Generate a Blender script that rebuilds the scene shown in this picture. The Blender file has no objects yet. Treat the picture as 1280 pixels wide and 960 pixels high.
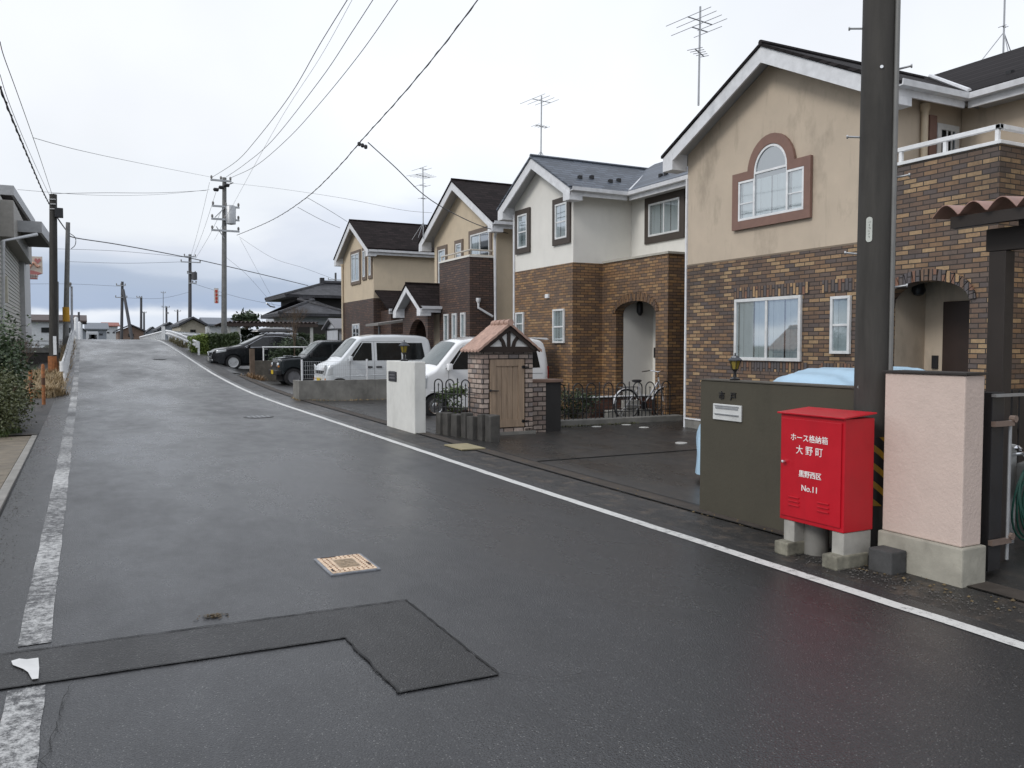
import bpy, bmesh, math, random
from mathutils import Vector, Matrix
R=math.radians
random.seed(7)
sc=bpy.context.scene
col=sc.collection
# ---------------------------------------------------------------- camera
CAM=Vector((0,0,1.65)); FPX=1040.0
a_,p_=R(27.2),R(2.65)
fw=Vector((math.sin(a_)*math.cos(p_),math.cos(a_)*math.cos(p_),-math.sin(p_)))
rt=Vector((math.cos(a_),-math.sin(a_),0)); up=rt.cross(fw)
cd=bpy.data.cameras.new('camera'); cam=bpy.data.objects.new('camera',cd); col.objects.link(cam)
cd.sensor_fit='HORIZONTAL'; cd.sensor_width=36; cd.lens=36*FPX/1280
cd.clip_end=6000; cd.clip_start=.05
m=Matrix((rt,up,-fw)).transposed().to_4x4(); m.translation=CAM; cam.matrix_world=m
sc.camera=cam
# ---------------------------------------------------------------- sky, sun, exposure
sc.view_settings.view_transform='Standard'; sc.view_settings.look='None'
sc.view_settings.exposure=0.16; sc.view_settings.gamma=1
SUN_EL,SUN_AZ=R(38),R(-105)      # azimuth measured from +Y towards +X
w=bpy.data.worlds.new('World'); sc.world=w; w.use_nodes=True
def sky():
    nt=w.node_tree; N=nt.nodes; L=nt.links
    for n in list(N): N.remove(n)
    out=N.new('ShaderNodeOutputWorld')
    st=N.new('ShaderNodeTexSky'); st.sky_type='NISHITA'; st.sun_disc=False
    st.sun_elevation=SUN_EL; st.sun_rotation=SUN_AZ; st.air_density=1.5; st.dust_density=2
    b1=N.new('ShaderNodeBackground'); b1.inputs['Strength'].default_value=.09
    L.new(st.outputs[0],b1.inputs[0])
    tc=N.new('ShaderNodeTexCoord'); sp=N.new('ShaderNodeSeparateXYZ'); L.new(tc.outputs['Generated'],sp.inputs[0])
    # gently warped clouds, stretched sideways near the horizon
    mp=N.new('ShaderNodeMapping'); mp.inputs['Scale'].default_value=(2.2,2.2,7.0); mp.inputs['Location'].default_value=(3.1,.7,.35)
    L.new(tc.outputs['Generated'],mp.inputs[0])
    n1=N.new('ShaderNodeTexNoise'); n1.inputs['Scale'].default_value=1.3; n1.inputs['Detail'].default_value=7; n1.inputs['Roughness'].default_value=.52; n1.inputs['Distortion'].default_value=.25
    L.new(mp.outputs[0],n1.inputs['Vector'])
    n2=N.new('ShaderNodeTexNoise'); n2.inputs['Scale'].default_value=2.2; n2.inputs['Detail'].default_value=4
    L.new(tc.outputs['Generated'],n2.inputs['Vector'])
    # elevation warped by noise
    ma=N.new('ShaderNodeMath'); ma.operation='MULTIPLY_ADD'; ma.inputs[1].default_value=.17
    L.new(n1.outputs[0],ma.inputs[0]); sb=N.new('ShaderNodeMath'); sb.operation='SUBTRACT'; sb.inputs[1].default_value=.083
    L.new(sp.outputs['Z'],sb.inputs[0]); L.new(sb.outputs[0],ma.inputs[2])
    cr=N.new('ShaderNodeValToRGB'); cr.color_ramp.interpolation='EASE'
    e=cr.color_ramp.elements; e[0].position=0; e[0].color=(.60,.65,.74,1); e[1].position=1; e[1].color=(.75,.785,.86,1)
    for p,c in ((.02,(.62,.68,.78)),(.036,(.72,.76,.83)),(.05,(.34,.42,.57)),(.085,(.37,.44,.57)),(.105,(.50,.56,.67)),(.135,(.62,.66,.75)),(.17,(.74,.77,.82)),(.25,(.79,.81,.85)),(.5,(.75,.785,.85))):
        q=e.new(p); q.color=(*c,1)
    L.new(ma.outputs[0],cr.inputs[0])
    # cloud mottling
    rr=N.new('ShaderNodeMapRange'); rr.inputs[1].default_value=.3; rr.inputs[2].default_value=.7; rr.inputs[3].default_value=.90; rr.inputs[4].default_value=1.10
    L.new(n2.outputs[0],rr.inputs[0])
    mx=N.new('ShaderNodeVectorMath'); mx.operation='SCALE'; L.new(cr.outputs[0],mx.inputs[0]); L.new(rr.outputs[0],mx.inputs['Scale'])
    b2=N.new('ShaderNodeBackground'); b2.inputs['Strength'].default_value=1.2; L.new(mx.outputs[0],b2.inputs[0])
    ms=N.new('ShaderNodeMixShader'); ms.inputs[0].default_value=.90
    L.new(b1.outputs[0],ms.inputs[1]); L.new(b2.outputs[0],ms.inputs[2]); L.new(ms.outputs[0],out.inputs[0])
sky()
sd=bpy.data.lights.new('sun','SUN'); sd.energy=1.25; sd.angle=R(18); sd.color=(1,.97,.93)
so=bpy.data.objects.new('sun',sd); col.objects.link(so)
dv=Vector((math.sin(SUN_AZ)*math.cos(SUN_EL),math.cos(SUN_AZ)*math.cos(SUN_EL),math.sin(SUN_EL)))
so.rotation_euler=dv.to_track_quat('Z','Y').to_euler(); so.location=(-10,-10,30)
# measured directions of the photograph turned into points on real planes (x=const, y=const, z=const)
def ray(px,py): return fw+rt*((px-640)/FPX)-up*((py-480)/FPX)
def PX(px,py,X): d=ray(px,py); return CAM+d*((X-CAM.x)/d.x)
def PY(px,py,Y): d=ray(px,py); return CAM+d*((Y-CAM.y)/d.y)
def PV(px,py,A,B):            # vertical plane through ground points A and B
    n=Vector((B[1]-A[1],-(B[0]-A[0]),0)); d=ray(px,py); return CAM+d*((Vector((A[0],A[1],0))-CAM).dot(n)/d.dot(n))
# ---------------------------------------------------------------- materials
MT={}
class NT:
    def __init__(s,name):
        s.m=bpy.data.materials.new(name); s.m.use_nodes=True; s.t=s.m.node_tree
        s.b=s.t.nodes['Principled BSDF']; s.o=s.t.nodes['Material Output']
    def n(s,t,**k):
        x=s.t.nodes.new('ShaderNode'+t)
        for a,v in k.items():
            if a.startswith('i_'):
                a=a[2:]; a=int(a) if a.isdigit() else a.replace('_',' ')
                x.inputs[a].default_value=v
            else: setattr(x,a,v)
        return x
    def l(s,a,b): s.t.links.new(a,b)
    def ramp(s,src,stops,interp='LINEAR'):
        r=s.n('ValToRGB'); r.color_ramp.interpolation=interp; e=r.color_ramp.elements
        e[0].position=stops[0][0]; e[0].color=(*stops[0][1],1); e[1].position=stops[-1][0]; e[1].color=(*stops[-1][1],1)
        for p,c in stops[1:-1]:
            q=e.new(p); q.color=(*c,1)
        s.l(src,r.inputs[0]); return r.outputs[0]
    def mapr(s,src,a,b,c,d):
        r=s.n('MapRange',i_1=a,i_2=b,i_3=c,i_4=d); s.l(src,r.inputs[0]); return r.outputs[0]
    def mix(s,f,a,b,mode='MIX'):
        x=s.n('Mix',data_type='RGBA',blend_type=mode)
        for i,v in ((0,f),(6,a),(7,b)):
            if hasattr(v,'is_linked') or hasattr(v,'links'): s.l(v,x.inputs[i])
            else: x.inputs[i].default_value=v if not isinstance(v,tuple) else (*v,1)
        return x.outputs[2]
    def noise(s,scale,detail=4,rough=.55,sc=(1,1,1),vec=None):
        x=s.n('TexNoise',i_Scale=scale,i_Detail=detail,i_Roughness=rough)
        if vec is None:
            vec=s.pos()
        mp=s.n('Mapping',i_Scale=sc); s.l(vec,mp.inputs[0]); s.l(mp.outputs[0],x.inputs['Vector'])
        return x.outputs[0]
    def pos(s):
        if not hasattr(s,'_p'): s._p=s.n('NewGeometry').outputs['Position']
        return s._p
    def bump(s,h,st=.3,d=.01):
        b=s.n('Bump',i_Strength=st,i_Distance=d); s.l(h,b.inputs['Height']); s.l(b.outputs[0],s.b.inputs['Normal'])
def M(name,c=(.5,.5,.5),rough=.6,metal=0,var=.12,scale=6,bump=0,bd=.004,stain=0,coat=0,spec=.4,sc=(1,1,1)):
    if name in MT: return MT[name]
    k=NT(name); n=k.noise(scale,5,.6,sc)
    lo=tuple(v*(1-var) for v in c); hi=tuple(min(1,v*(1+var)) for v in c)
    cc=k.ramp(n,[(.3,lo),(.7,hi)])
    if stain:
        s1=k.noise(1.1,6,.62,(1.5,1.5,.8)); f=k.mapr(s1,.54,.68,0,stain)
        cc=k.mix(f,cc,tuple(v*.5 for v in c))
        s2=k.noise(4.0,4,.6,(2.2,2.2,.3)); f2=k.mapr(s2,.58,.74,0,stain*.55)
        cc=k.mix(f2,cc,tuple(v*.5 for v in c))
    k.l(cc,k.b.inputs['Base Color']); k.b.inputs['Metallic'].default_value=metal
    k.l(k.mapr(n,.3,.7,max(0.02,rough-.08),min(1,rough+.08)),k.b.inputs['Roughness'])
    k.b.inputs['Specular IOR Level'].default_value=spec
    if coat: k.b.inputs['Coat Weight'].default_value=coat; k.b.inputs['Coat Roughness'].default_value=.06
    if bump: k.bump(k.noise(scale*6,4,.6),bump,bd)
    MT[name]=k.m; return k.m
def brick(name,tones,mortar,bw=.237,rh=.067,mor=.007,upright=False,rough=.55,stain=.35,bumpd=.006):
    k=NT(name); sp=k.n('SeparateXYZ'); k.l(k.pos(),sp.inputs[0])
    ad=k.n('Math',operation='ADD'); k.l(sp.outputs[0],ad.inputs[0]); k.l(sp.outputs[1],ad.inputs[1])
    cb=k.n('CombineXYZ')
    if upright: k.l(sp.outputs[2],cb.inputs[0]); k.l(ad.outputs[0],cb.inputs[1])
    else: k.l(ad.outputs[0],cb.inputs[0]); k.l(sp.outputs[2],cb.inputs[1])
    bt=k.n('TexBrick',i_Scale=1.0,i_Mortar_Size=mor,i_Brick_Width=bw,i_Row_Height=rh,i_Mortar_Smooth=.2,i_Bias=0.0)
    bt.inputs['Color1'].default_value=(0,0,0,1); bt.inputs['Color2'].default_value=(1,1,1,1); bt.inputs['Mortar'].default_value=(.5,.5,.5,1)
    k.l(cb.outputs[0],bt.inputs['Vector'])
    st=[(i/len(tones),t) for i,t in enumerate(tones)]
    c=k.ramp(bt.outputs[0],st,'CONSTANT')
    n=k.noise(30,4); c=k.mix(k.mapr(n,.3,.7,0,.35),c,(.06,.045,.035))
    c=k.mix(bt.outputs['Fac'],c,mortar)
    s=k.noise(.9,6,.7,(1,1,.7)); c=k.mix(k.mapr(s,.48,.72,0,stain),c,(.02,.017,.015))
    k.l(c,k.b.inputs['Base Color']); k.b.inputs['Roughness'].default_value=rough
    iv=k.n('Math',operation='SUBTRACT',i_0=1.0); k.l(bt.outputs['Fac'],iv.inputs[1])
    a2=k.n('Math',operation='MULTIPLY_ADD',i_1=.25); k.l(n,a2.inputs[0]); k.l(iv.outputs[0],a2.inputs[2])
    k.bump(a2.outputs[0],.7,bumpd); MT[name]=k.m; return k.m
def asphalt(name,base,wet=.5,rl=.22,rh=.6,tint=(1,1,1.03),patch=.5,grit=.9,gravel=0,spec=.55):
    k=NT(name)
    f=k.noise(130,3,.75); v=k.n('TexVoronoi',i_Scale=95.0); k.l(k.pos(),v.inputs['Vector'])
    big=k.noise(.45,5,.6,(1,.35,1)); mid=k.noise(3.2,5,.65,(1,.5,1))
    c=k.ramp(f,[(.3,tuple(base*.62*t for t in tint)),(.62,tuple(base*1.15*t for t in tint)),(.8,tuple(base*3.0*t for t in tint))])
    # pale stones showing in the binder
    w_=k.n('TexWhiteNoise'); k.l(v.outputs['Position'],w_.inputs[0])
    g=k.mapr(w_.outputs[0],.80,.92,0,1.0*grit); dd=k.mapr(v.outputs['Distance'],.12,.38,1,0)
    mm=k.n('Math',operation='MULTIPLY'); k.l(g,mm.inputs[0]); k.l(dd,mm.inputs[1])
    c=k.mix(mm.outputs[0],c,(.26,.26,.25))
    c=k.mix(k.mapr(mid,.35,.7,0,.35),c,tuple(base*.5 for t in tint))
    if gravel:
        g2=k.noise(5,5,.7); c=k.mix(k.mapr(g2,.5,.65,0,gravel),c,(.13,.10,.075))
    k.l(c,k.b.inputs['Base Color']); k.b.inputs['Specular IOR Level'].default_value=spec
    # damp film: lower roughness in broad streaks
    a=k.n('Math',operation='MULTIPLY_ADD',i_1=.35); k.l(mid,a.inputs[0]); k.l(big,a.inputs[2])
    k.l(k.mapr(a.outputs[0],.5,.85,rl,rh),k.b.inputs['Roughness'])
    h=k.n('Math',operation='MULTIPLY_ADD',i_1=.6); k.l(f,h.inputs[0]); k.l(v.outputs['Distance'],h.inputs[2])
    k.bump(h.outputs[0],patch,.004); MT[name]=k.m; return k.m
def paint(name,c,under,wear,scale=9,fade=0):
    k=NT(name); n=k.noise(scale,8,.8); n2=k.noise(90,4,.8)
    a=k.n('Math',operation='MULTIPLY_ADD',i_1=.5); k.l(n2,a.inputs[0]); k.l(n,a.inputs[2])
    src=a.outputs[0]
    if fade:
        n3=k.noise(.75,2,.5,(1,1,1)); a3=k.n('Math',operation='MULTIPLY_ADD',i_1=fade); k.l(n3,a3.inputs[0]); k.l(src,a3.inputs[2]); src=a3.outputs[0]
    f=k.mapr(src,wear,wear+.22,1,0)
    k.l(k.mix(f,under,c),k.b.inputs['Base Color']); k.b.inputs['Roughness'].default_value=.5
    k.bump(n2,.4,.002); MT[name]=k.m; return k.m
def glass(name='window glass',tint=(.55,.6,.62),refl=.5):
    k=NT(name); tr=k.n('BsdfTransparent'); tr.inputs[0].default_value=(*tint,1)
    gl=k.n('BsdfGlossy',i_Roughness=.03); gl.inputs[0].default_value=(.9,.93,.95,1)
    fr=k.n('Fresnel',i_IOR=1.5); f=k.mapr(fr.outputs[0],0,1,.0,.42)
    mx=k.n('MixShader'); k.l(f,mx.inputs[0]); k.l(tr.outputs[0],mx.inputs[1]); k.l(gl.outputs[0],mx.inputs[2])
    k.l(mx.outputs[0],k.o.inputs[0]); MT[name]=k.m; return k.m
def tiles(name,base,course=.2,wd=.3,var=.4,rough=.5,axis='x',dark=.35,spec=.4,bumpd=.01):
    """roof shingles: courses run along one horizontal axis, heights follow z"""
    k=NT(name); sp=k.n('SeparateXYZ'); k.l(k.pos(),sp.inputs[0]); cb=k.n('CombineXYZ')
    k.l(sp.outputs[0 if axis=='x' else 1],cb.inputs[0]); k.l(sp.outputs[2],cb.inputs[1])
    bt=k.n('TexBrick',i_Scale=1.0,i_Mortar_Size=.012,i_Brick_Width=wd,i_Row_Height=course,i_Mortar_Smooth=.3)
    bt.inputs['Color1'].default_value=tuple(v*(1-var) for v in base)+(1,); bt.inputs['Color2'].default_value=tuple(v*(1+var) for v in base)+(1,)
    bt.inputs['Mortar'].default_value=tuple(v*dark for v in base)+(1,); k.l(cb.outputs[0],bt.inputs['Vector'])
    n=k.noise(2.5,6,.65); c=k.mix(k.mapr(n,.4,.7,0,.4),bt.outputs[0],tuple(v*.6 for v in base))
    k.l(c,k.b.inputs['Base Color']); k.b.inputs['Roughness'].default_value=rough
    k.b.inputs['Specular IOR Level'].default_value=spec; k.bump(bt.outputs['Fac'],-.5,bumpd); MT[name]=k.m; return k.m
def wood(name,c):
    k=NT(name); n=k.noise(9,6,.6,(3,3,.25)); n2=k.noise(40,4,.6,(3,3,.12))
    cc=k.ramp(n,[(.3,tuple(v*.75 for v in c)),(.7,tuple(v*1.2 for v in c))]); cc=k.mix(k.mapr(n2,.45,.7,0,.3),cc,tuple(v*.55 for v in c))
    k.l(cc,k.b.inputs['Base Color']); k.b.inputs['Roughness'].default_value=.6; k.bump(n2,.3,.003); MT[name]=k.m; return k.m
def leafmat(name,c1,c2):
    k=NT(name); n=k.noise(3.0,3); gi=k.noise(30,2)
    c=k.mix(k.mapr(n,.35,.65,0,1),c1,c2); c=k.mix(k.mapr(gi,.4,.7,0,.6),c,tuple(v*1.8 for v in c2))
    k.l(c,k.b.inputs['Base Color']); k.b.inputs['Roughness'].default_value=.5; MT[name]=k.m; return k.m
WHITE=M('white painted metal',(.72,.73,.74),.35); TRIM=M('white trim',(.66,.67,.69),.5,stain=.15)
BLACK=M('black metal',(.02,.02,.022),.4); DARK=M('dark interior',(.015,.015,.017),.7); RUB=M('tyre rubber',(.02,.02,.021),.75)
CHROME=M('chrome',(.7,.71,.73),.18,1); STEEL=M('galvanised steel',(.38,.39,.4),.45,.7); GL=glass(); CURT=M('lace curtain',(.74,.77,.76),.85,var=.05)
CARGL=M('car glass',(.010,.012,.013),.10,spec=.5); WSGL=M('windscreen glass',(.07,.09,.09),.12,spec=.5)
ALU=M('pale aluminium frame',(.68,.69,.69),.35,.2)
CONC=M('weathered concrete',(.19,.185,.17),.8,var=.3,scale=3,bump=.5,stain=.6); CONC_L=M('pale concrete',(.33,.32,.29),.8,var=.2,scale=5,bump=.5,stain=.5)
POLE=M('utility pole concrete',(.05,.047,.043),.7,var=.25,scale=4,bump=.35,stain=.5,sc=(3,3,.4),spec=.25); POLEG=M('grey pole',(.16,.16,.155),.6,var=.2); POLED=M('dark far pole',(.07,.07,.075),.7)
WIRE=M('cable',(.09,.092,.10),.6)
H1B=brick('multi tone brick tile',[(.12,.083,.066),(.17,.105,.068),(.14,.10,.08),(.20,.12,.072),(.25,.15,.08),(.11,.085,.078),(.16,.10,.068),(.35,.225,.12),(.40,.27,.145)],(.028,.022,.018),.215,.067,.008,stain=.55)
H1U=brick('upright brick tile',[(.11,.09,.085),(.16,.10,.07),(.18,.11,.07),(.22,.11,.07),(.10,.09,.095),(.42,.27,.14)],(.02,.017,.016),.25,.067,.0095,upright=True)
H2B=brick('orange brown brick tile',[(.17,.105,.067),(.25,.14,.068),(.20,.12,.068),(.29,.165,.078),(.33,.19,.085),(.18,.115,.075),(.36,.22,.105)],(.038,.027,.02),.215,.067,.008,stain=.45)
H3B=brick('dark brown brick tile',[(.09,.055,.043),(.12,.068,.05),(.08,.05,.043),(.15,.085,.06),(.10,.06,.05)],(.02,.015,.013),.215,.067,.0095,stain=.5)
KB=brick('pinkish grey rough brick',[(.36,.28,.235),(.48,.39,.335),(.31,.24,.21),(.54,.44,.38),(.42,.31,.26),(.27,.235,.225)],(.05,.04,.035),.20,.088,.011,stain=.5,bumpd=.015)
BEIGE=M('beige stucco',(.50,.42,.33),.85,var=.06,scale=2,bump=.4,bd=.003,stain=.5); BEIGE2=M('warm cream stucco',(.56,.47,.35),.85,var=.06,scale=2,bump=.3,stain=.22)
CREAM=M('off white stucco',(.70,.685,.64),.85,var=.04,scale=2,bump=.3,bd=.003,stain=.10)
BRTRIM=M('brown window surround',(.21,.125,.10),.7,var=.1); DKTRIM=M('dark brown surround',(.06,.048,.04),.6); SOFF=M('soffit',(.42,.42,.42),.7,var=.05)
RBLK=tiles('black shingles',(.018,.013,.013),.09,.3,rough=.9,spec=.15); RBLU=tiles('slate blue shingles',(.085,.10,.125),.085,.3,.3,.5,spec=.3); RBRN=tiles('charcoal shingles',(.024,.021,.022),.09,.3,rough=.9,spec=.15)
RJAP=tiles('dark japanese tiles',(.04,.04,.045),.16,.32,.45,.6,dark=.15,spec=.3,bumpd=.05); RTERRA=M('terracotta roof tile',(.38,.25,.20),.75,var=.25,scale=9,bump=.5,stain=.35)
# ---------------------------------------------------------------- mesh building
def tag(o,label=None,cat=None,group=None,kind=None):
    if label: o['label']=label
    if cat: o['category']=cat
    if group: o['group']=group
    if kind: o['kind']=kind
    return o
def thing(name,label,cat,loc=(0,0,0),rz=0,group=None):
    o=bpy.data.objects.new(name,None); col.objects.link(o); o.location=loc; o.rotation_euler=(0,0,rz); o.empty_display_size=.2
    return tag(o,label,cat,group)
class MB:
    def __init__(s): s.v=[]; s.f=[]
    def add(s,V,F):
        n=len(s.v); s.v+= [Vector(p) for p in V]; s.f+=[[i+n for i in q] for q in F]; return s
    def box(s,x0,x1,y0,y1,z0,z1):
        x0,x1=sorted((x0,x1)); y0,y1=sorted((y0,y1)); z0,z1=sorted((z0,z1))
        return s.add([(x0,y0,z0),(x1,y0,z0),(x1,y1,z0),(x0,y1,z0),(x0,y0,z1),(x1,y0,z1),(x1,y1,z1),(x0,y1,z1)],
              [(0,3,2,1),(4,5,6,7),(0,1,5,4),(1,2,6,5),(2,3,7,6),(3,0,4,7)])
    def prism(s,poly,axis,c0,c1):   # poly of (a,b): axis x -> (y,z), axis y -> (x,z), axis z -> (x,y)
        f={'x':lambda p,c:(c,p[0],p[1]),'y':lambda p,c:(p[0],c,p[1]),'z':lambda p,c:(p[0],p[1],c)}[axis]
        n=len(poly); V=[f(p,c0) for p in poly]+[f(p,c1) for p in poly]
        F=[list(range(n)),list(range(2*n-1,n-1,-1))]+[[i,i+n,(i+1)%n+n,(i+1)%n] for i in range(n)]
        return s.add(V,F)
    def tube(s,pts,r,seg=8,cap=True):
        pts=[Vector(p) for p in pts]; n=len(pts); rr=r if isinstance(r,(list,tuple)) else [r]*n
        V=[];F=[]; ref=None
        for i,p in enumerate(pts):
            t=(pts[min(i+1,n-1)]-pts[max(i-1,0)]).normalized()
            if ref is None: ref=Vector((0,0,1)) if abs(t.z)<.9 else Vector((1,0,0))
            a=t.cross(ref)
            if a.length<1e-4: a=t.cross(Vector((1,.3,0)))
            a.normalize(); b=t.cross(a); ref=a.cross(t).normalized() if False else ref
            for j in range(seg):
                q=2*math.pi*j/seg; V.append(p+(a*math.cos(q)+b*math.sin(q))*rr[i])
        for i in range(n-1):
            for j in range(seg): F.append((i*seg+j,i*seg+(j+1)%seg,(i+1)*seg+(j+1)%seg,(i+1)*seg+j))
        if cap: F+= [list(range(seg))[::-1],[(n-1)*seg+j for j in range(seg)]]
        return s.add(V,F)
    def lathe(s,prof,c=(0,0,0),seg=20,axis='z'):
        V=[];F=[];n=len(prof)
        for r,h in prof:
            for j in range(seg):
                q=2*math.pi*j/seg; x,y=r*math.cos(q),r*math.sin(q)
                p={'z':(x,y,h),'y':(x,h,y),'x':(h,x,y)}[axis]; V.append((c[0]+p[0],c[1]+p[1],c[2]+p[2]))
        for i in range(n-1):
            for j in range(seg): F.append((i*seg+j,i*seg+(j+1)%seg,(i+1)*seg+(j+1)%seg,(i+1)*seg+j))
        F+=[list(range(seg))[::-1],[(n-1)*seg+j for j in range(seg)]]
        return s.add(V,F)
    def quad(s,a,b,c,d): return s.add([a,b,c,d],[(0,1,2,3)])
    def grid(s,rows):
        n=len(rows);m_=len(rows[0]); return s.add([p for r in rows for p in r],[(i*m_+j,i*m_+j+1,(i+1)*m_+j+1,(i+1)*m_+j) for i in range(n-1) for j in range(m_-1)])
    def xf(s,Mx): s.v=[Mx@p for p in s.v]; return s
    def build(s,name,mat,parent=None,bevel=0,smooth=False,label=None,world=True,recalc=True):
        me=bpy.data.meshes.new(name); root=parent
        while root is not None and root.parent is not None: root=root.parent
        off=Vector(root.location) if (root is not None and root.type=='EMPTY' and world) else Vector()
        me.from_pydata([tuple(p-off) for p in s.v],[],s.f)
        bm=bmesh.new(); bm.from_mesh(me)
        if recalc: bmesh.ops.recalc_face_normals(bm,faces=bm.faces)
        big=[f for f in bm.faces if len(f.verts)>4]
        if bevel:
            es=[e for e in bm.edges if len(e.link_faces)==2 and e.calc_face_angle(0)>.6]
            if es: bmesh.ops.bevel(bm,geom=es,offset=bevel,segments=2,affect='EDGES',profile=.6,clamp_overlap=True)
            big=[f for f in bm.faces if len(f.verts)>4]
        if big: bmesh.ops.triangulate(bm,faces=big)
        if smooth:
            for f in bm.faces: f.smooth=True
            for e in bm.edges:
                if len(e.link_faces)==2 and e.calc_face_angle(0)>.7: e.smooth=False
        bm.to_mesh(me); bm.free(); me.materials.append(mat)
        o=bpy.data.objects.new(name,me); col.objects.link(o)
        if parent is not None: o.parent=parent
        if label: o['label']=label
        return o
def Bx(*a): return MB().box(*a)
def text(s,size,origin,right,upv,name,mat,parent,bold=.0,depth=.002):
    """lettering as a thin mesh; origin = middle of the line's left end"""
    cu=bpy.data.curves.new('t','FONT'); cu.body=s; cu.size=size; cu.extrude=depth; cu.offset=bold; cu.align_x='CENTER'; cu.align_y='CENTER'
    o=bpy.data.objects.new('t',cu); col.objects.link(o); dg=bpy.context.evaluated_depsgraph_get()
    me=bpy.data.meshes.new_from_object(o.evaluated_get(dg)); bpy.data.objects.remove(o); bpy.data.curves.remove(cu)
    r_=Vector(right);u_=Vector(upv);n_=r_.cross(u_); mx=Matrix((r_,u_,n_)).transposed().to_4x4(); mx.translation=Vector(origin)
    k=MB(); k.v=[mx@v.co for v in me.vertices]; k.f=[list(p.vertices) for p in me.polygons]
    bpy.data.meshes.remove(me); return k
# ---------------------------------------------------------------- terrain and road
def interp(T,y):
    if y<=T[0][0]: return T[0][1]
    for (a,b),(c,d) in zip(T,T[1:]):
        if y<=c: t=(y-a)/(c-a); return b+(d-b)*t
    return T[-1][1]
ZT=[(-400,0),(0,0),(8,.01),(13,.05),(18,.09),(23.3,.13),(27,.20),(31.6,.37),(36,.58),(40,.82),(45,1.12),(50,1.42),(55,1.70),(59.5,1.92),(64,2.06),(70,2.12),(76,2.06),(84,1.8),(95,1.2),(110,.5),(125,.1),(140,0),(2000,0)]
def zr(Y): return (interp(ZT,Y-1.5)+interp(ZT,Y)+interp(ZT,Y+1.5))/3
LT=[(-400,0.0),(8,.02),(20,.06),(27,.12),(33,.16),(37,.3),(40,.5),(45,.6),(50,.5),(60,.2),(70,0),(2000,0)]
def lot(Y): return interp(LT,Y)
def gz(X,Y):
    r_=zr(Y)-.03
    if -1.5<X<5.25: return r_
    if X>=5.25:
        wd=1.4 if Y<45 else 5; t=min(1,(X-5.25)/wd); t=t*t*(3-2*t); return r_*(1-t)+(lot(Y)-.03)*t
    t=min(1,(-1.5-X)/3.0); t=t*t*(3-2*t); return r_*(1-t)+(-.03)*t
def frange(a,b,n): return [a+(b-a)*i/n for i in range(n+1)]
YS=[-400,-100,-20]+frange(-8,70,78)+frange(72,140,34)[0:]+[160,200,300,500,900,2500]
XSg=[-2500,-600,-120,-40,-15]+frange(-8,12,50)+[14,18,30,60,140,600,2500]
GR=asphalt('yard asphalt',.027,rl=.2,rh=.5,tint=(1.03,1,.98),gravel=.2)
GROUND=M('ground earth and grass',(.07,.075,.05),.9,var=.4,scale=1.5,bump=.6,bd=.03)
tag(MB().grid([[(x,y,gz(x,y)-.03) for x in XSg] for y in YS]).build('ground',GROUND,recalc=False),kind='structure')
RD=asphalt('wet road asphalt',.032,rl=.18,rh=.44,tint=(.98,1,1.08),patch=.5,spec=.46)
RDP=asphalt('newer patch asphalt',.026,rl=.32,rh=.52,tint=(1.03,1,1),patch=.9,spec=.38)
VG=asphalt('old verge asphalt',.022,rl=.4,rh=.7,gravel=.45,tint=(1.05,1,.95))
def strip(name,x0,x1,ys,dz,mat,kind='structure',f=zr,nx=1):
    xs=frange(x0,x1,nx); return tag(MB().grid([[(x,y,f(y)+dz) for x in xs] for y in ys]).build(name,mat,recalc=False),kind=kind)
yr=[y for y in YS if -20<=y<=140]
strip('road',-.74,4.74,yr,0,RD,nx=8)
strip('verge',4.74,5.32,yr,-.002,VG)
strip('verge',-1.7,-.74,[y for y in yr if y>=17],-.012,VG)
# parking yards of the houses, set a few millimetres below the verge edge
def yard(y0,y1,x1=12.5,mat=GR):
    ys=frange(y0,y1,max(2,int(y1-y0))); xs=[5.32]+frange(5.6,x1,12)
    return tag(MB().grid([[(x,y,gz(x,y)+.034) for x in xs] for y in ys]).build('driveway',mat,recalc=False),kind='structure')
yard(-8,13.9); yard(13.9,23.0); yard(23.5,34.6); yard(35.3,45)
# seams, gutter and edging between verge and yards
SE=M('dark seam filler',(.012,.012,.012),.7)
GUT=M('mossy gutter concrete',(.055,.045,.037),.85,var=.35,scale=4,bump=.6,stain=.6)
strip('gutter',5.33,5.55,[y for y in yr if y<=34],.008,GUT)
for x in (5.32,5.56): strip('road_seam',x-.012,x+.012,[y for y in yr if 4<=y<=34],.012,SE)
tag(Bx(5.6,9.4,10.1,10.13,.035,.042).build('road_seam',SE),kind='structure')
tag(Bx(5.1,5.5,11.6,12.3,.05,.066).build('gutter_cover',M('ochre concrete slab',(.30,.26,.16),.8,bump=.4)),'ochre concrete gutter cover slab set in the verge before the brick kiosk','drain cover')
# painted lines
UN=(.034,.034,.036)
PL=paint('worn white line',(.46,.46,.45),UN,.83,18,.45); PR=paint('white edge line',(.60,.60,.58),UN,.97,14,.35)
def line(x0,x1,y0,y1,mat):
    ys=frange(y0,y1,int((y1-y0)*4)); random.seed(int(x0*10)+3)
    rows=[]
    for y in ys:
        j=random.uniform(-.006,.006); rows.append([(x0+j,y,zr(y)+.004),((x0+x1)/2,y,zr(y)+.004),(x1+j,y,zr(y)+.004)])
    return tag(MB().grid(rows).build('painted_line',mat,recalc=False),kind='structure')
line(-.36,-.20,-4,4.55,PL); line(-.36,-.20,5.2,70,PL); line(4.49,4.60,-4,70,PR)
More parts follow.
